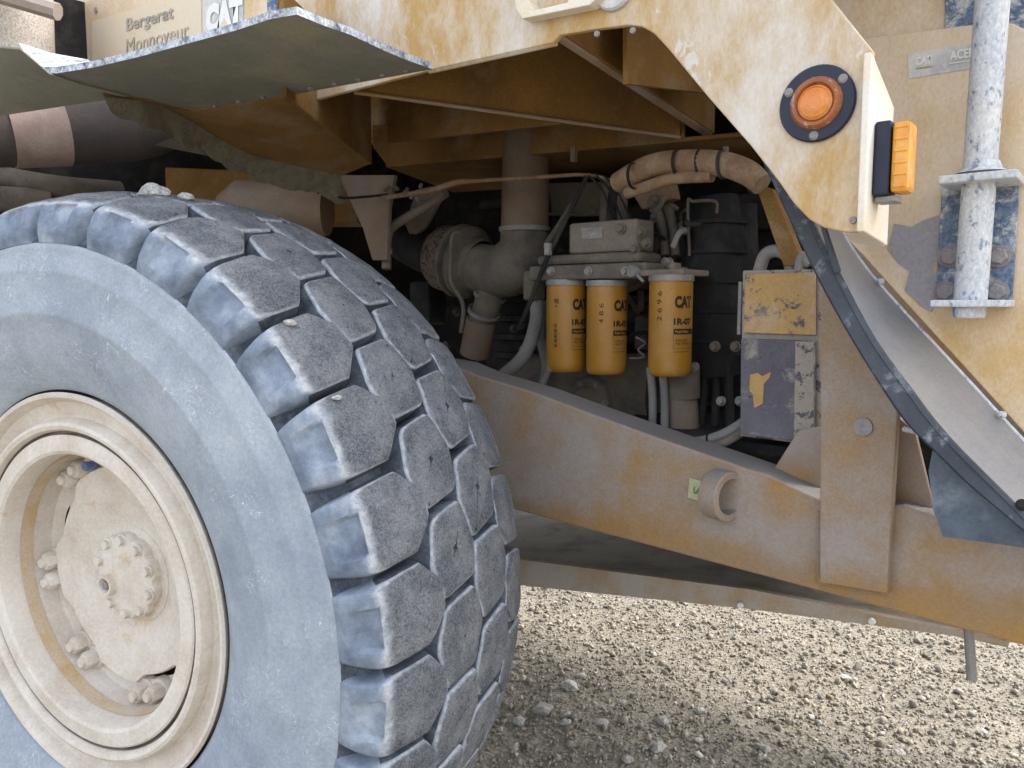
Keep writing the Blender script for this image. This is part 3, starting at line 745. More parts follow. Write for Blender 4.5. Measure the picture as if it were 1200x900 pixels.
for k in range(57):
    f_ = k / 8; i = min(int(f_), 6); t = f_ - i; p = bot_[i].lerp(bot_[i + 1], t)
    wd = (.015 + .04 * min(1, k / 14)) * (1 + .7 * noise.noise(Vector((k * .23, 2, 0))) + .2 * noise.noise(Vector((k * .8, 5, 0))))
    led[0].append(p + Vector((0, -.005, .012))); led[1].append(p + Vector((-.03, .03, -.02 - wd * .45 + .008 * noise.noise(Vector((k * .9, 0, 0))))))
    led[2].append(p + Vector((-.05, .06, -.02 - wd)))
sheet('dusty_ledge', led, -.006, ['ledge_dust'], T)
plate('grey_bracket', [at(180, 170, D=2.75), at(215, 155, D=2.75), at(282, 186, D=2.95), at(280, 190, D=2.95)], (.0, .02, .0), 'engine_grey', T, .002)
# top deck, hood and back walls added to close the bay and keep it dark
MB().box((-3.5, YS + .02, 2.62), (-.10, 4.2, 2.64)).build('deck_plate', 'shaded_paint', T)
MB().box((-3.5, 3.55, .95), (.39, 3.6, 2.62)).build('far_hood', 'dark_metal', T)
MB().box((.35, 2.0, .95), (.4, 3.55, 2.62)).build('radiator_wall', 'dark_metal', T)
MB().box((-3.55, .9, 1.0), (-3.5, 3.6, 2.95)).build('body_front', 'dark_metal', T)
# ---- rubber fender sheet sticking out over the tyre
ZF = 2.29
ox = [-1.365, -1.45, -1.60, -1.75, -1.90, -2.05, -2.18, -2.26]
oedge = [(348, 17), (318, 22), (275, 36), (220, 51), (165, 66), (110, 79), (66, 86), (45, 85)]
iedge = [(507, 81), (470, 88), (420, 97), (370, 106), (320, 115), (270, 123), (222, 130), (132, 108)]
grid = []
for t in (0, .15, .35, .6, .8, 1):
    row = []
    for o_, i_ in zip(oedge, iedge):
        a_, c_ = at(*o_, Z=ZF), at(*i_, Z=ZF)
        p = a_.lerp(c_, t); row.append(p)
    grid.append(row)
for i, r in enumerate(grid):
    for j, p in enumerate(r):
        if 0 < i < 5: p.z += .010 * noise.noise(Vector((p.x * 4, p.y * 5, 3)))
fl_ = sheet('fender_flap', grid, .016, ['olive_rubber', 'dusty_rubber'], T)
a_ = [at(58, 87, Z=ZF - .005), at(95, 99, Z=ZF - .005), at(150, 113, Z=ZF - .005)]
b_ = [at(24, 58, Y=.70), at(0, 92, D=2.25), at(0, 136, Z=ZF)]
c_ = [at(-80, 50, Y=.68), at(-90, 90, D=2.6), at(-90, 160, Z=ZF)]
sheet('fender_flap', [a_, b_, c_], .004, ['olive_rubber', 'olive_rubber'], T)
# dust caked upper fold behind the sheet edge
fold = [[at(22, 50, D=2.5), at(60, 62, D=2.45), at(104, 70, D=2.4)], [at(48, 90, D=2.2), at(80, 90, D=2.2), at(112, 84, D=2.2)]]
sheet('flap_fold', fold, -.008, ['dusty_rubber'], T)

# ---- sign panel on the deck box
YP = 1.485
sgn = plate('sign_panel', ats([(66, -60), (322, -60), (322, 60), (240, 80), (105, 90), (68, 62)], Y=YP), (0, .012, 0), 'panel_paint', T, .003)
P = [at(108, 25, Y=YP - .003), at(236, -12, Y=YP - .003), at(236, 66, Y=YP - .003), at(108, 84, Y=YP - .003)]
plate('sticker', P, (0, .002, 0), 'sticker_cream', sgn, 0)
plate('sticker', ats([(237, -12), (285, -24), (285, 52), (237, 62)], Y=YP - .003), (0, .002, 0), 'sticker_grey', sgn, 0)
fn, W_, H_ = quad_fn(at(148, 41, Y=YP - .006), at(203, 26, Y=YP - .006), at(148, 22, Y=YP - .006))
text('lettering', 'Bergerat', 'print_grey', sgn, fn, W_, H_, .022)
fn, W_, H_ = quad_fn(at(148, 69, Y=YP - .006), at(221, 50, Y=YP - .006), at(148, 46, Y=YP - .006))
text('lettering', 'Monnoyeur', 'print_grey', sgn, fn, W_, H_, 0.0)
fn, W_, H_ = quad_fn(at(241, 41, Y=YP - .006), at(284, 31, Y=YP - .006), at(241, 6, Y=YP - .006))
text('lettering', 'CAT', 'print_white', sgn, fn, W_, H_, .085)
P = [fn(W_ * .33, H_ * -.02, 0), fn(W_ * .72, H_ * -.02, 0), fn(W_ * .525, H_ * .42, 0)]
plate('logo_triangle', P, (0, -.002, 0), 'sticker_cream', sgn, 0)
plate('edge_strip', ats([(313, -40), (322, -40), (322, 40), (313, 42)], Y=YP - .012), (0, .01, 0), 'blue_steel', T, 0)
b = MB(); b.lathe([(.0005, .006), (.011, .006), (.012, 0)], at(113, 12, Y=YP), (0, -1, 0), 14); b.build('rivet', 'bolt_grey', sgn)
# tanks at the upper left
p, q = at(-60, 32, D=3.0), at(52, 36, D=2.9)
b = MB(); b.tube([at(18, -80, D=3.0), at(24, 78, D=3.0)], .115, 28); tk = b.build('air_tank', 'beige_dust', T)
tube('tank_bracket', [at(-40, -18, D=2.8), at(68, 14, D=2.8)], .03, 'rail_paint', T, 8)
a_, c_ = at(-50, 158, D=2.70), at(206, 152, D=3.15); dd = (c_ - a_).normalized()
def ontank(px): 
    k = (px + 50) / 256; return a_.lerp(c_, k)
tube('exhaust_duct', [ontank(66), ontank(150), ontank(200), ontank(226)], [.118, .112, .075, .03], 'tank_dark', T, 32)
tube('exhaust_duct', [ontank(-60), ontank(4)], [.11, .115], 'tank_dark', T, 32)
tube('duct_band', [ontank(3), ontank(66)], [.120, .121], 'tank_rust', T, 32)
tube('chassis_pipe', [at(-40, 200, D=3.1), at(60, 218, D=3.1), at(140, 225, D=3.3)], .045, 'engine_grey', T, 14)
tube('chassis_pipe', [at(-40, 232, D=2.95), at(60, 236, D=3.1)], .05, 'engine_grey', T, 14)
plate('cross_member', ats([(60, 190), (420, 205), (420, 262), (60, 262)], D=3.6), (-.1, .14, 0), 'shaded_paint', T, .01)
plate('cross_member', ats([(108, 196), (128, 196), (128, 262), (108, 262)], D=3.5), (-.03, .05, 0), 'engine_grey', T, .01)
tube('suspension_strut', [at(262, 240, D=3.25), at(280, 241, D=3.22), at(384, 246, D=3.2)], [.05, .105, .105], 'tan_pipe', T, 28, sub=0)
MB().box(at(335, 222, D=3.12), at(358, 205, D=3.2) + Vector((.02, .1, .05))).build('strut_lug', 'engine_grey', T, bevel=.008)
tube('strut_hose', [at(372, 226, D=3.0), at(388, 222, D=3.0), at(402, 232, D=3.0), at(455, 228, D=3.0)], .005, 'black_hose', T, 8)
plate('hanger_bracket', ats([(396, 205), (462, 205), (455, 245), (453, 305), (436, 305), (425, 268)], Y=2.05), (0, .02, 0), 'tan_pipe', T, .004)

# ---- engine bay
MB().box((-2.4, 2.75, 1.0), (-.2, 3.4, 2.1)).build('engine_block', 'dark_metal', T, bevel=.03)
eb = MB()
MB().box((-2.35, 2.62, 1.75), (-1.25, 2.76, 2.02)).build('valve_cover', 'dark_metal', T, bevel=.03)
plate('cover_panel', ats([(642, 214), (722, 212), (712, 250), (700, 254), (646, 254)], Y=2.68), (0, .05, 0), 'cast_tan', T, .008)
tube('panel_pipe', [at(640, 251, Y=2.62), at(690, 251, Y=2.62), at(697, 246, Y=2.62), at(690, 241, Y=2.62)], .006, 'cast_tan', T, 8)
Yt = 2.38
tube('intake_pipe', [at(617, 150, Y=Yt), at(615, 268, Y=Yt)], [.090, .093], 'tan_pipe', T, 32)
b = MB(); b.lathe([(.094, -.006), (.101, -.006), (.101, .012), (.094, .012)], at(615, 270, Y=Yt), (0, 0, 1), 32); ck = b.build('pipe_clamp', 'zinc', T)
hexbolt('clamp_bolt', at(592, 272, Y=Yt - .07), (-1, -.3, 0), .010, .012, 'zinc', ck)
e = [at(615, 272, Y=Yt), at(614, 292, Y=Yt), at(602, 312, Y=Yt - .005), at(583, 318, Y=Yt - .01), at(562, 313, Y=Yt - .01)]
tube('elbow_hose', e, [.094, .102, .112, .106, .096], 'engine_grey', T, 32)
hd = (at(545, 308, Y=Yt) - at(583, 316, Y=Yt)).normalized(); cc = at(560, 310, Y=Yt)
b = MB(); b.lathe([(.098, -.02), (.110, -.01), (.112, .01), (.130, .02), (.145, .03), (.150, .045), (.140, .07), (.125, .08), (.150, .085), (.152, .10), (.11, .105), (.0005, .105)], cc, hd, 40); tc = b.build('turbocharger', 'engine_grey', T, sharp=40)
b = MB(); q0 = cc + hd * .10; b.lathe([(.0005, .0), (.10, .0), (.128, .015), (.138, .045), (.138, .085), (.125, .11), (.10, .12), (.0005, .12)], q0, hd, 40); b.build('heat_shield', 'perforated', T, sharp=40)
tube('exhaust_hose', [q0 + hd * .1, q0 + hd * .22, q0 + hd * .4 + Vector((0, .05, .02))], [.085, .082, .08], 'black_hose', T, 24)
tube('compressor_outlet', [at(576, 338, Y=Yt - .02), at(571, 358, Y=Yt - .02), at(563, 378, Y=Yt), at(556, 410, Y=Yt + .02)], [.058, .056, .054, .056], 'engine_grey', T, 20)
tube('outlet_sleeve', [at(564, 374, Y=Yt), at(556, 415, Y=Yt + .02)], .062, 'tan_pipe', T, 20)
for px, py in ((567, 366), (574, 346)):
    b = MB(); b.lathe([(.06, -.008), (.067, -.008), (.067, .008), (.06, .008)], at(px, py, Y=Yt - .01), at(576, 338, Y=Yt - .02) - at(556, 410, Y=Yt + .02), 24); b.build('pipe_clamp', 'zinc', T)
tube('oil_line', [at(541, 272, Y=2.22), at(531, 276, Y=2.22), at(528, 300, Y=2.22), at(529, 330, Y=2.22), at(540, 350, Y=2.22), at(543, 365, Y=2.22), at(540, 390, Y=2.22)], .0085, 'engine_grey', T, 10)
tube('coolant_pipe', [at(522, 226, Y=2.15), at(492, 246, Y=2.15), at(462, 264, Y=2.13), at(454, 278, Y=2.12), at(453, 315, Y=2.1)], .019, 'cast_tan', T, 14)
b = MB(); b.tube([at(453, 290, Y=2.11), at(453, 297, Y=2.11)], .022, 14); b.build('hose_clamp', 'blue_steel', T)
plate('lean_plate', ats([(488, 222), (526, 214), (498, 266), (482, 280), (474, 262)], Y=2.35), (0, .02, 0), 'cast_tan', T, .003)
tube('wire_loom', [at(448, 232, Y=2.0), at(500, 224, Y=2.02), at(535, 214, Y=2.05), at(560, 212, Y=2.1), at(640, 207, Y=2.2), at(690, 205, Y=2.25), at(725, 214, Y=2.3)], [.009, .010, .011, .007, .007, .006, .005], 'wrap_cloth', T, 10)
for k in range(8):
    p = at(458 + k * 5 + random.uniform(-2, 2), 224 + random.uniform(-7, 8), Y=2.02)
    q = p + Vector((random.uniform(-.02, .02), random.uniform(-.02, .01), random.uniform(-.025, .02)))
    tube('wire_plug', [p, q], .007, 'engine_grey', T, 8)
tube('dipstick_rod', [at(688, 206, Y=2.1), at(662, 260, Y=2.08), at(638, 310, Y=2.05), at(622, 352, Y=2.05), at(608, 385, Y=2.06)], .0075, 'black_hose', T, 10)
MB().box(at(642, 292, Y=2.05) - Vector((.008, .012, .02)), at(642, 292, Y=2.05) + Vector((.012, .01, .02))).build('rod_clip', 'zinc', T, bevel=.003)
tube('drain_hose', [at(628, 350, Y=2.2), at(629, 372, Y=2.2), at(622, 400, Y=2.2), at(610, 422, Y=2.18), at(590, 440, Y=2.2)], .025, 'pale_hose', T, 16)
tube('drain_hose', [at(637, 352, Y=2.3), at(634, 395, Y=2.3), at(640, 430, Y=2.3), at(632, 462, Y=2.25)], .018, 'pale_hose', T, 14)
MB().box(at(612, 352, Y=2.15), at(640, 318, Y=2.22)).build('elbow_fitting', 'engine_grey', T, bevel=.01)
# fuel filters and their base
YF = 2.12
def filt(px0, px1, py0, py1, Y, roty, kind):
    a_, c_ = at(px0, (py0 + py1) / 2, Y=Y), at(px1, (py0 + py1) / 2, Y=Y)
    cxp = at((px0 + px1) / 2, (py0 + py1) / 2, Y=Y); dep = (cxp - Vector((0, 0, CAM_H))).dot(_fw)
    rad = (px1 - px0) / 2 * dep / FPX * .985
    zt, zb = at((px0 + px1) / 2, py0, Y=Y).z, at((px0 + px1) / 2, py1, Y=Y).z
    cx = Vector((cxp.x, cxp.y, 0)); H = zt - zb
    b = MB(); b.lathe([(.0005, 0), (rad * .80, .002), (rad * .93, .008), (rad * .985, .02), (rad, .034), (rad, H - .016), (rad * .985, H - .01), (rad * .985, H)], cx + Vector((0, 0, zb)), (0, 0, 1), 48)
    fo = b.build('fuel_filter', 'filter_yellow', T, sharp=40)
    b = MB(); b.lathe([(rad * .9, H + .014), (rad * 1.03, H + .014), (rad * 1.045, H + .008), (rad * 1.045, H - .004), (rad * .98, H - .004)], cx + Vector((0, 0, zb)), (0, 0, 1), 48); b.build('filter_collar', 'zinc', fo)
    tocam = math.atan2(-cx.y, -cx.x) + roty
    def fn(u0, v0, lift=.0007):
        def f(u, v, l):
            an = tocam + (u0 + u) / rad
            return Vector((cx.x + math.cos(an) * (rad + lift), cx.y + math.sin(an) * (rad + lift), zb + H * v0 + v))
        return f
    def patch(nm, mat, u0, v0, w_, h_, lift=.0006, n=10):
        f = fn(u0, v0, lift); V = [f(w_ * k / n, hh, 0) for hh in (0, h_) for k in range(n + 1)]
        b = MB(); b.add(V, [(k, k + 1, n + 2 + k, n + 1 + k) for k in range(n)], 0, True); b.build(nm, mat, fo, fix=False)
    w_ = rad * 1.15
    text('lettering', 'CAT', 'print_black', fo, fn(0, .71), w_ * .80, H * .125, .06)
    f = fn(w_ * .28, .69, .0013); b = MB(); b.add([f(0, 0, 0), f(w_ * .28, 0, 0), f(w_ * .14, H * .055, 0)], [(0, 1, 2)]); b.build('logo_triangle', 'filter_yellow', fo, fix=False)
    text('lettering', '1R-07', 'print_black', fo, fn(-.002, .54), w_ * .82, H * .07, .05)
    patch('label_bar', 'print_black', -.002, .445, w_, H * .058)
    text('lettering', 'Fuel Filter', 'print_tan', fo, fn(.004, .461, .0012), w_ * .6, H * .026)
    text('lettering', 'Advanced', 'print_black', fo, fn(.004, .375), w_ * .5, H * .03)
    text('lettering', 'High Efficiency', 'print_black', fo, fn(.004, .335), w_ * .75, H * .032)
    for (u, v, ww, hh) in ((-.002, .30, .0009, H * .145), (-.002, .30, w_, .0009), (-.002, .265, w_ * .7, .0016)): patch('label_line', 'print_black', u, v, ww, hh)
    if kind == 'barcode':
        for k in range(22):
            if k % 5 != 3: patch('barcode_line', 'print_black', -rad * .95, .30 + k * .0115, rad * .17, H * (.006 if k % 3 else .009), n=2)
        text('lettering', '95', 'print_black', fo, fn(-rad * .95, .78), rad * .26, H * .055, .03); patch('label_mark', 'print_black', -rad * .86, .745, .005, .005, n=2)
    else:
        for k, ch in enumerate('486' if kind == 'note' else '2696'):
            f0 = fn(-rad * (.72 if kind == 'note' else .80), .58 + .085 * k)
            text('handwriting', ch, 'print_black', fo, (lambda u, v, l, f0=f0: f0(.014 - v * 1.0, u * .8, 0)), H * .06, .015)
    for u, v in ((-.012, .10), (-.012, .90)): patch('label_mark', 'print_black', u, v, .0022, .0022, n=2)
    return cx, rad, zt, zb, fo
f1 = filt(640, 687, 333, 436, YF, R(18), 'barcode')
f2 = filt(687, 735, 334, 439, YF, R(20), 'note')
f3 = filt(760, 811, 328, 441, YF - .03, R(10), 'notes')
zt = f1[2]
p0 = at(632, 330, Y=YF); p1 = at(768, 330, Y=YF)
fb = MB().box((p0.x, YF - .06, zt + .012), (p1.x, YF + .12, zt + .060)).build('filter_base', 'engine_grey', T, bevel=.008)
MB().box((p0.x + .02, YF - .045, zt + .061), (p1.x - .03, YF + .1, zt + .095)).build('base_casting', 'engine_grey', fb, bevel=.014)
for px in (646, 690, 733): hexbolt('base_bolt', at(px, 318, Y=YF - .062), (0, -1, 0), .011, .012, 'zinc', fb)
vb = MB().box((at(672, 300, Y=YF).x, YF - .03, zt + .096), (at(752, 300, Y=YF).x, YF + .08, zt + .195)).build('filter_valve', 'cast_tan', T, bevel=.01)
plate('tag_plate', ats([(681, 280), (706, 279), (706, 266), (681, 267)], Y=YF - .034), (0, .003, 0), 'zinc', vb, 0)
text('lettering', '22-8604', 'print_grey', vb, quad_fn(at(683, 277, Y=YF - .036), at(704, 276, Y=YF - .036), at(683, 271, Y=YF - .036))[0], .05, .014)
for px, py in ((728, 268), (752, 272), (758, 285), (745, 292)): hexbolt('valve_bolt', at(px, py, Y=YF - .035), (0, -1, 0), .012, .016, 'engine_grey', vb)
p = at(742, 318, Y=YF - .08); b = MB(); b.lathe([(.0005, .01), (.018, .01), (.020, 0), (.012, -.02), (.012, -.06)], p, (-.3, -1, .1), 20); pp = b.build('primer_pump', 'pale_hose', T)
tube('pump_handle', [p, at(754, 330, Y=YF - .08)], .005, 'pale_hose', T, 8)
MB().box(at(783, 328, Y=YF - .05), at(799, 308, Y=YF - .01)).build('filter_stud', 'tan_pipe', T, bevel=.006)
MB().box((at(758, 330, Y=YF).x, YF - .07, f3[2] + .012), (at(814, 330, Y=YF).x, YF + .1, f3[2] + .03)).build('filter_bracket', 'cast_tan', T, bevel=.004)
# hoses, flanges and fittings around the filters
for k, px in enumerate((713, 722, 733)):
    tube('flex_pipe', [at(px, 212 + k * 3, Y=2.4), at(px - 4, 240, Y=2.38), at(px - 4 + k, 272, Y=2.35)], .02, 'black_hose' if k % 2 else 'engine_grey', T, 14)
for k in range(26):
    px, py = random.uniform(748, 806), random.uniform(235, 330)
    p = at(px, py, Y=random.uniform(2.15, 2.45)); q = p + Vector((random.uniform(-.05, .05), random.uniform(-.05, .05), random.uniform(-.08, .05)))
    if k % 3: tube('small_line', [p, (p + q) / 2 + Vector((random.uniform(-.02, .02), -.01, random.uniform(-.02, .02))), q], random.uniform(.004, .010), random.choice(['engine_grey', 'cast_tan', 'black_hose', 'pale_hose']), T, 8)
    else: hexbolt('pipe_fitting', p, (random.uniform(-.5, .5), -1, random.uniform(-.5, .8)), random.uniform(.010, .018), .02, random.choice(['engine_grey', 'zinc', 'cast_tan']), T)
for k, (px, w_) in enumerate(((768, 8), (780, 8))):
    tube('steel_line', [at(px, 236, Y=2.3), at(px + 8, 262, Y=2.3), at(px + 12, 300, Y=2.28)], .016, 'engine_grey', T, 12)
plate('loom_bracket', ats([(740, 226), (786, 214), (790, 232), (752, 246)], Y=2.25), (0, .05, 0), 'tan_pipe', T, .005)
lm = [at(724, 214, Y=2.02), at(740, 206, Y=2.0), at(765, 194, Y=1.98), at(800, 190, Y=1.97), at(845, 192, Y=1.95), at(875, 202, Y=1.93), at(893, 216, Y=1.92)]
tube('wrapped_loom', lm, [.030, .034, .033, .033, .033, .032, .028], 'wrap_cloth', T, 18)
tube('wrapped_loom', [at(735, 226, Y=2.0), at(760, 218, Y=1.98), at(790, 209, Y=1.96), at(835, 206, Y=1.95)], .017, 'wrap_cloth', T, 14)
for px, py in ((743, 206), (795, 191), (822, 191), (847, 193), (890, 212)):
    p = at(px, py, Y=1.965 if px < 830 else 1.945); b = MB(); b.lathe([(.034, -.004), (.0375, -.004), (.0375, .004), (.034, .004)], p, (1, 0, 0.0 if px < 860 else -.8), 20); b.build('cable_tie', 'black_hose', T)
for px in (668, 846): MB().box(at(px, 190, Y=2.2), at(px + 9, 172, Y=2.22)).build('loom_clip', 'cast_tan', T, bevel=.003)
tube('radiator_hose', [at(838, 232, Y=2.35), at(840, 270, Y=2.35), at(836, 330, Y=2.35), at(842, 400, Y=2.35), at(845, 440, Y=2.35)], [.07, .09, .10, .095, .09], 'black_hose', T, 24)
tube('radiator_hose', [at(868, 240, Y=2.4), at(866, 300, Y=2.4), at(864, 380, Y=2.4)], [.05, .06, .06], 'black_hose', T, 20)
tube('cable', [at(808, 300, Y=2.25), at(806, 238, Y=2.25), at(812, 236, Y=2.25), at(838, 236, Y=2.25), at(840, 250, Y=2.25)], .005, 'engine_grey', T, 8)
for px in (838, 862): hexbolt('hose_bolt', at(px, 406, Y=2.2), (0, -1, 0), .012, .014, 'engine_grey', T)
plate('bay_shelf', ats([(812, 400), (880, 402), (880, 418), (812, 416)], Y=2.3), (0, .05, 0), 'dark_metal', T, .004)
for k in range(3): tube('black_cable', [at(822 + k * 16, 418, Y=2.3), at(826 + k * 14, 450, Y=2.28), at(820 + k * 18, 500, Y=2.25)], .014, 'black_hose', T, 10)
plate('slant_strut', ats([(884, 214), (906, 222), (942, 312), (918, 312)], Y=2.0), (0, .04, 0), 'shaded_paint', T, .003)
tube('loop_hose', [at(888, 325, Y=2.02), at(896, 300, Y=2.02), at(911, 294, Y=2.02), at(924, 302, Y=2.02), at(928, 322, Y=2.02)], .017, 'pale_hose', T, 14)
tube('loop_hose', [at(936, 318, Y=2.0), at(941, 300, Y=2.0), at(950, 310, Y=2.0)], .014, 'pale_hose', T, 12)
# lower bay
tube('lower_pump', [at(615, 452, Y=2.5), at(780, 462, Y=2.5)], [.13, .15], 'engine_grey', T, 28)
b = MB(); b.lathe([(.0005, .02), (.05, .02), (.06, .01), (.085, .008), (.09, 0), (.09, -.1)], at(690, 470, Y=2.34), (0, -1, 0), 28); pf = b.build('pump_flange', 'engine_grey', T)
for an in range(0, 360, 60): hexbolt('flange_bolt', at(690, 470, Y=2.33) + Vector((math.cos(R(an)) * .07, 0, math.sin(R(an)) * .07)), (0, -1, 0), .009, .01, 'zinc', pf)
tube('standpipe', [at(798, 432, Y=2.22), at(798, 466, Y=2.22)], .06, 'engine_grey', T, 20)
tube('standpipe', [at(798, 466, Y=2.22), at(802, 520, Y=2.22)], .052, 'tan_pipe', T, 20)
for px in (762, 776): tube('steel_line', [at(px, 430, Y=2.15), at(px + 3, 470, Y=2.15), at(px + 2, 520, Y=2.15)], .013, 'pale_hose', T, 12)
tube('grey_hose', [at(800, 520, Y=2.02), at(830, 515, Y=2.02), at(855, 505, Y=2.02), at(885, 485, Y=2.05)], .014, 'pale_hose', T, 12)
tube('grey_hose', [at(810, 528, Y=2.0), at(845, 520, Y=2.0), at(870, 506, Y=2.02), at(890, 492, Y=2.05)], .012, 'engine_grey', T, 12)
b = MB(); b.lathe([(.014, -.003), (.0165, -.003), (.0165, .003), (.014, .003)], at(831, 515, Y=2.02), (1, 0, .2), 16); b.build('cable_tie', 'black_hose', T)
tube('drain_line', [at(645, 432, Y=2.2), at(636, 450, Y=2.2), at(628, 470, Y=2.2)], .012, 'pale_hose', T, 10)
for px, py in ((814, 430), (845, 470), (867, 470), (755, 500)): hexbolt('bay_bolt', at(px, py, Y=2.2), (0, -1, 0), .011, .012, 'zinc', T)
tube('coil_wire', [at(745, 395, Y=2.15), at(756, 402, Y=2.15), at(748, 410, Y=2.15), at(755, 418, Y=2.15), at(738, 420, Y=2.15)], .0035, 'engine_grey', T, 6)
MB().box((-1.35, 2.08, 1.28), (-.55, 2.75, 1.31)).build('bay_floor', 'dark_metal', T)
# control box with two doors
YB = 1.99
cb = plate('control_box', ats([(870, 317), (962, 315), (962, 523), (867, 511)], Y=YB), (0, .22, 0), 'box_edge', T, .004)
plate('upper_door', ats([(873, 321), (955, 319), (955, 393), (871, 390)], Y=YB - .014), (0, .012, 0), 'box_yellow', cb, .003)
plate('lower_door', ats([(868, 397), (954, 399), (954, 520), (867, 509)], Y=YB - .018), (0, .016, 0), 'box_dark', cb, .003)
plate('door_strip', ats([(932, 400), (953, 401), (953, 519), (930, 516)], Y=YB - .022), (0, .0035, 0), 'box_edge', cb, .001)
# flaked paint patch on the lower door
pk = [(879, 439), (888, 437), (893, 441), (903, 436), (902, 442), (895, 450), (894, 473), (884, 478), (882, 462), (878, 458)]
plate('paint_patch', ats(pk, Y=YB - .0195), (0, .001, 0), 'box_yellow', cb, 0)
tube('door_seal', [at(868, 330, Y=YB + .02), at(866, 392, Y=YB + .02)], .006, 'zinc', cb, 8)

# ---- sloping guard with its rubber lip
Lp = [(892, 180), (922, 245), (962, 329), (1003, 402), (1040, 461), (1064, 495), (1096, 527), (1134, 564), (1167, 592), (1206, 624), (1262, 668)]
Mp = [(930, 200), (952, 262), (983, 322), (1024, 398), (1069, 460), (1093, 492), (1121, 524), (1150, 553), (1175, 578), (1210, 613), (1265, 657)]
Rp = [(958, 220), (986, 271), (1013, 312), (1050, 355), (1092, 400), (1116, 426), (1142, 454), (1172, 487), (1200, 517), (1240, 560), (1295, 615)]
GM = [at(*p, Y=1.62) for p in Mp]; GL = [at(*p, Y=1.62) for p in Lp]; GR = [at(*p, Y=1.86) for p in Rp]
def smooth_rows(A, k=4):
    out = []
    E = [A[0] * 2 - A[1]] + A + [A[-1] * 2 - A[-2]]
    for i in range(len(A) - 1):
        a, b_, c, d = E[i:i + 4]
        for q in range(k):
            t = q / k; out.append(.5 * (2 * b_ + (c - a) * t + (2 * a - 5 * b_ + 4 * c - d) * t * t + (3 * b_ - a - 3 * c + d) * t ** 3))
    out.append(A[-1]); return out
GM, GL, GR = smooth_rows(GM), smooth_rows(GL), smooth_rows(GR)
gp = sheet('guard_panel', [[p + Vector((0, .012, -.002)) for p in GM], [m_.lerp(r_, .5) + Vector((0, 0, -.012)) for m_, r_ in zip(GM, GR)], GR], -.008, ['guard_metal'], T)
tube('panel_edge', GR[3:], .004, 'pole_paint', gp, 8, sub=0)
prof_ = [(0, .006, 0), (.02, -.002, .001), (.13, -.004, 0), (.17, -.001, 0), (.6, -.003, 0), (.92, -.006, 0), (1, -.003, 0), (1, .012, 0)]
grid = [[m_.lerp(l_, t) + Vector((0, dy, dz)) for m_, l_ in zip(GM, GL)] for t, dy, dz in prof_]
b = MB(); nc = len(GM)
b.add([p for r in grid for p in r], [(i * nc + j, i * nc + j + 1, (i + 1) * nc + j + 1, (i + 1) * nc + j) for i in range(len(grid) - 1) for j in range(nc - 1)], 0, True)
b.build('guard_lip', 'guard_edge', T, sharp=50).modifiers.new('s', 'SOLIDIFY').thickness = .003
# stepped overlap of the lip and a blackened upper guard
plate('lap_strip', [at(958, 255, Y=1.605), at(964, 255, Y=1.605), at(985, 318, Y=1.60), at(977, 322, Y=1.60)], (0, .01, 0), 'guard_edge', T, .003)
for px, py in ((1032, 330), (1175, 486)): o = MB().box(at(px, py, Y=1.84) - Vector((.008, .008, .006)), at(px, py, Y=1.84) + Vector((.007, .008, .007))).build('edge_clip', 'pole_paint', T, bevel=.004)
hexbolt('guard_bolt', at(1198, 592, Y=1.62), (0, -1, .3), .008, .008, 'dark_metal', T)
# blue rubber flap under the guard
fg = [[(1094, 522), (1120, 545), (1150, 575), (1210, 622)], [(1088, 552), (1115, 575), (1155, 600), (1210, 630)], [(1094, 598), (1120, 608), (1160, 620), (1210, 636)], [(1105, 629), (1130, 632), (1165, 637), (1215, 644)]]
sheet('rubber_flap', [[at(*p, Y=1.655 + .012 * math.sin(i * 1.3 + j)) for j, p in enumerate(r)] for i, r in enumerate(fg)], .008, ['blue_flap'], T, up=(0, 1, 0))
tube('guard_clip', [at(1060, 503, Y=1.8), at(1072, 505, Y=1.75), at(1080, 500, Y=1.7)], .006, 'pole_paint', T, 8)
# ---- front side panel with grab pole
YN = 1.90
pan = plate('side_panel', ats([(990, 48), (1043, 41), (1147, 28), (1186, 27), (1201, 34), (1240, 70), (1300, 60), (1480, 20), (1480, 820), (1201, 508), (1110, 408), (1012, 300), (985, 272)], Y=YN), (0, .02, 0), 'panel_paint', T, .003)
plate('upper_panel', ats([(960, -80), (1500, -110), (1500, 70), (1190, 60), (960, 80)], Y=YN + .024), (0, .02, 0), 'panel_paint', T, 0)
for q in ([(1107, -60), (1150, -60), (1150, 34), (1107, 36)], [(1180, -60), (1300, -60), (1300, 60), (1200, 45), (1180, 36)]):
    plate('blue_louvre', ats(q, Y=YN + .012), (0, .010, 0), 'blue_steel', T, .002)
plate('under_strip', ats([(985, 262), (1012, 292), (1110, 398), (1240, 540), (1225, 575), (1090, 420), (1000, 305), (975, 280)], Y=YN + .03), (0, .02, 0), 'rail_paint', T, 0)
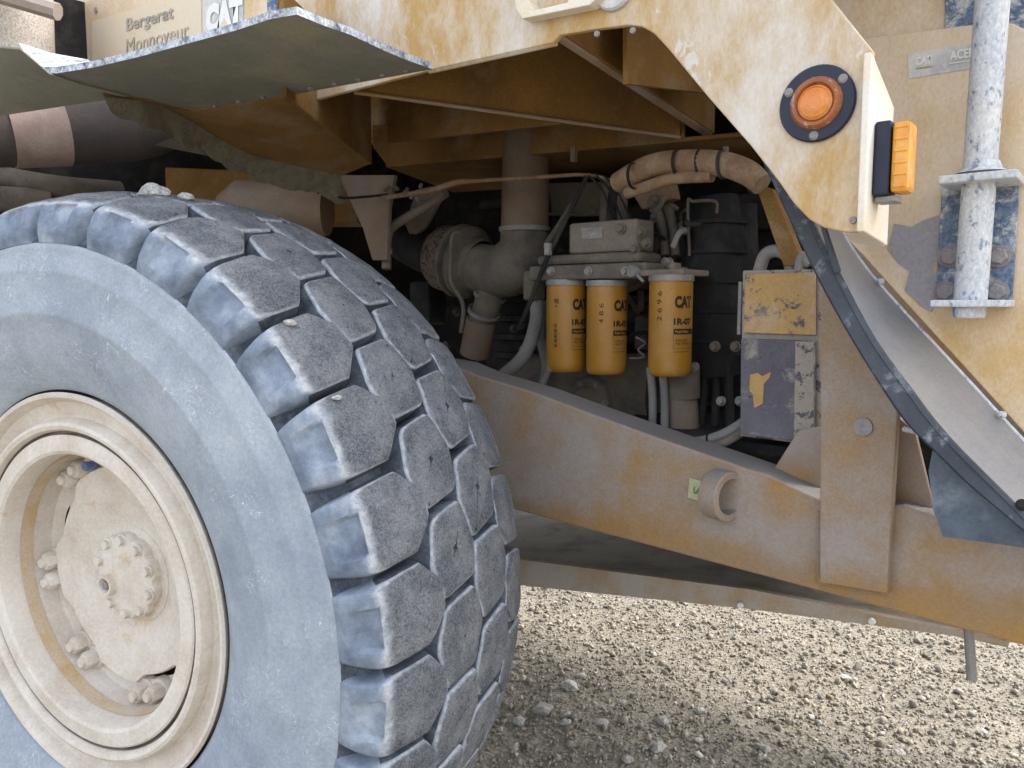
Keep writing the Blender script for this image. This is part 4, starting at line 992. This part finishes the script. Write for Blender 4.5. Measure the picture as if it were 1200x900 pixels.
# bare worn patch in the paint beside the pole bracket
wpk = [(1048, 262), (1068, 266), (1082, 258), (1100, 252), (1104, 300), (1100, 350), (1092, 366), (1078, 358), (1060, 340), (1066, 318), (1052, 308), (1040, 292)]
plate('worn_patch', ats(wpk, Y=YN - .0022), (0, .0015, 0), 'worn_panel', pan, 0)
plate('sticker', ats([(1064, 62), (1146, 51), (1146, 79), (1065, 92)], Y=YN - .002), (0, .0015, 0), 'sticker_grey', pan, 0)
fn, W_, H_ = quad_fn(at(1073, 77, Y=YN - .005), at(1092, 74, Y=YN - .005), at(1073, 67, Y=YN - .005)); text('lettering', 'CAT', 'print_white', pan, fn, W_, H_, .04)
fn, W_, H_ = quad_fn(at(1113, 71, Y=YN - .005), at(1143, 66, Y=YN - .005), at(1113, 60, Y=YN - .005)); text('lettering', 'ACER', 'print_white', pan, fn, W_, H_, .03)
plate('print_rule', ats([(1073, 79.5), (1093, 76.5), (1093, 78), (1073, 81)], Y=YN - .0045), (0, .001, 0), 'print_grey', pan, 0)
plate('print_rule', ats([(1113, 74), (1142, 70), (1142, 71), (1113, 75)], Y=YN - .0045), (0, .001, 0), 'print_white', pan, 0)
YO = 1.81
b = MB(); b.tube([at(1168, -110, Y=YO), at(1163, 0, Y=YO), at(1137, 352, Y=YO)], .0305, 24, sub=1); pole = b.build('grab_pole', 'pole_paint', T)
b = MB(); p = at(1150, 203, Y=YO); b.lathe([(.031, .022), (.036, .008), (.048, .0)], p, (0, 0, 1), 24); b.build('weld_collar', 'pole_paint', pole)
z1 = at(1150, 212, Y=YO).z; z2 = at(1135, 355, Y=YO).z
xa, xb = at(1105, 215, Y=YO).x, at(1196, 212, Y=YO).x
MB().box((xa, YO - .055, z1 - .006), (xb, YN - .006, z1 + .010)).build('bracket_flange', 'pole_paint', pole, bevel=.003)
xa2, xb2 = at(1096, 355, Y=YO).x, at(1184, 355, Y=YO).x
MB().box((xa2, YO - .055, z2 - .008), (xb2, YN - .006, z2 + .006)).build('bracket_flange', 'pole_paint', pole, bevel=.003)
b = MB(); b.lathe([(.03, 0), (.03, -.018), (.027, -.022), (.0005, -.022)], Vector((at(1136, 362, Y=YO).x, YO, z2 - .008)), (0, 0, 1), 24); b.build('pole_foot', 'pole_paint', pole)
bp = plate('bracket_plate', ats([(1104, 212), (1195, 208), (1186, 354), (1096, 358)], Y=YN - .016), (0, .012, 0), 'blue_steel', pole, .002)
for px, py in ((1113, 301), (1171, 300), (1108, 342), (1168, 342)): hexbolt('bracket_bolt', at(px, py, Y=YN - .018), (0, -1, 0), .017, .014, 'bolt_grey', pole)
# ---- smaller clutter in the engine bay
rc = random.Random(21)
for k in range(7):
    z = 1.45 + k * .085
    MB().box((-2.3, 2.70, z), (-.5, 2.752, z + .028)).build('block_rib', 'dark_metal', T, bevel=.006)
for k in range(30):
    p = at(rc.uniform(460, 870), rc.uniform(215, 500), Y=2.69)
    hexbolt('block_bolt', p, (0, -1, 0), rc.uniform(.010, .018), .016, rc.choice(['engine_grey', 'dark_metal', 'zinc']), T)
for k in range(22):
    x, y = rc.uniform(640, 870), rc.uniform(215, 470)
    p = at(x, y, Y=rc.uniform(2.4, 2.65)); q = p + Vector((rc.uniform(-.25, .25), rc.uniform(-.05, .05), rc.uniform(-.3, .1)))
    m_ = (p + q) / 2 + Vector((rc.uniform(-.06, .06), -.04, rc.uniform(-.08, .03)))
    tube('bay_hose', [p, m_, q], rc.choice([.008, .012, .018, .024]), rc.choice(['black_hose', 'black_hose', 'engine_grey', 'dark_metal', 'cast_tan']), T, 10)
for k in range(5):
    p = at(838 + rc.uniform(-1, 2), 262 + k * 34, Y=2.35)
    b = MB(); b.lathe([(.088, -.007), (.104, -.006), (.104, .006), (.088, .007)], p, (0, 0, 1), 24); b.build('hose_rib', 'black_hose', T)
for px, py, w_, h_, mt in ((560, 230, 50, 16, 'dark_metal'), (650, 380, 26, 40, 'dark_metal'), (742, 370, 16, 40, 'engine_grey'), (700, 452, 40, 18, 'engine_grey'), (480, 330, 22, 50, 'dark_metal')):
    a_ = at(px, py + h_, Y=2.5); c_ = at(px + w_, py, Y=2.5)
    MB().box((a_.x, 2.5, a_.z), (c_.x, 2.62, c_.z)).build('bay_casting', mt, T, bevel=.012)
for k in range(3):
    tube('thin_wire', [at(690 + k * 9, 206, Y=2.2), at(706 + k * 8, 222, Y=2.18), at(716 + k * 10, 250, Y=2.2), at(740 + k * 12, 300 + k * 8, Y=2.15)], .0035, 'black_hose', T, 6)
# ---- moulded rings of the round lens, weld beads and small fasteners on the bodywork
for rr_ in (.012, .020, .027):
    b = MB(); zc = .0208 - rr_ * .13
    b.lathe([(rr_ - .0016, zc), (rr_, zc + .0016), (rr_ + .0016, zc)], lc, (0, -1, 0), 40); b.build('lens_ring', 'amber_lens', lamp)
def weld(name, a_, c_, r_, mat, parent, n_=40):
    rw = random.Random(int(a_.x * 1000))
    pts = [a_.lerp(c_, k / n_) + Vector((rw.uniform(-.001, .001), 0, rw.uniform(-.001, .001))) for k in range(n_ + 1)]
    return tube(name, pts, [r_ * rw.uniform(.85, 1.05) for k in range(n_ + 1)], mat, parent, 8, sub=0)
weld('weld_bead', at(960, 683, Y=YR - .003), at(1039, 696, Y=YR - .003), .006, 'rail_paint', T)
weld('weld_bead', at(1039, 696, Y=YR - .003), at(1050, 520, Y=YR - .003), .006, 'rail_paint', T)
weld('weld_bead', at(959, 683, Y=YR - .003), at(960, 600, Y=YR - .003), .006, 'rail_paint', T)
for px, py in ((742, 36), (1000, 258), (700, 40)):
    b = MB(); b.lathe([(.0005, .005), (.006, .005), (.007, 0)], at(px, py, Y=YS), (0, -1, 0), 10); b.build('rivet', 'bolt_grey', skirt)
for k in range(9):      # bolts that hold the fender sheet
    p = at(262 + k * 28, 126 - k * 5.1, Z=ZF); b = MB(); b.lathe([(.0005, .006), (.007, .006), (.008, 0)], p + Vector((0, -.03, 0)), (0, 0, -1), 6, smooth=False); b.build('flap_bolt', 'bolt_grey', fl_)
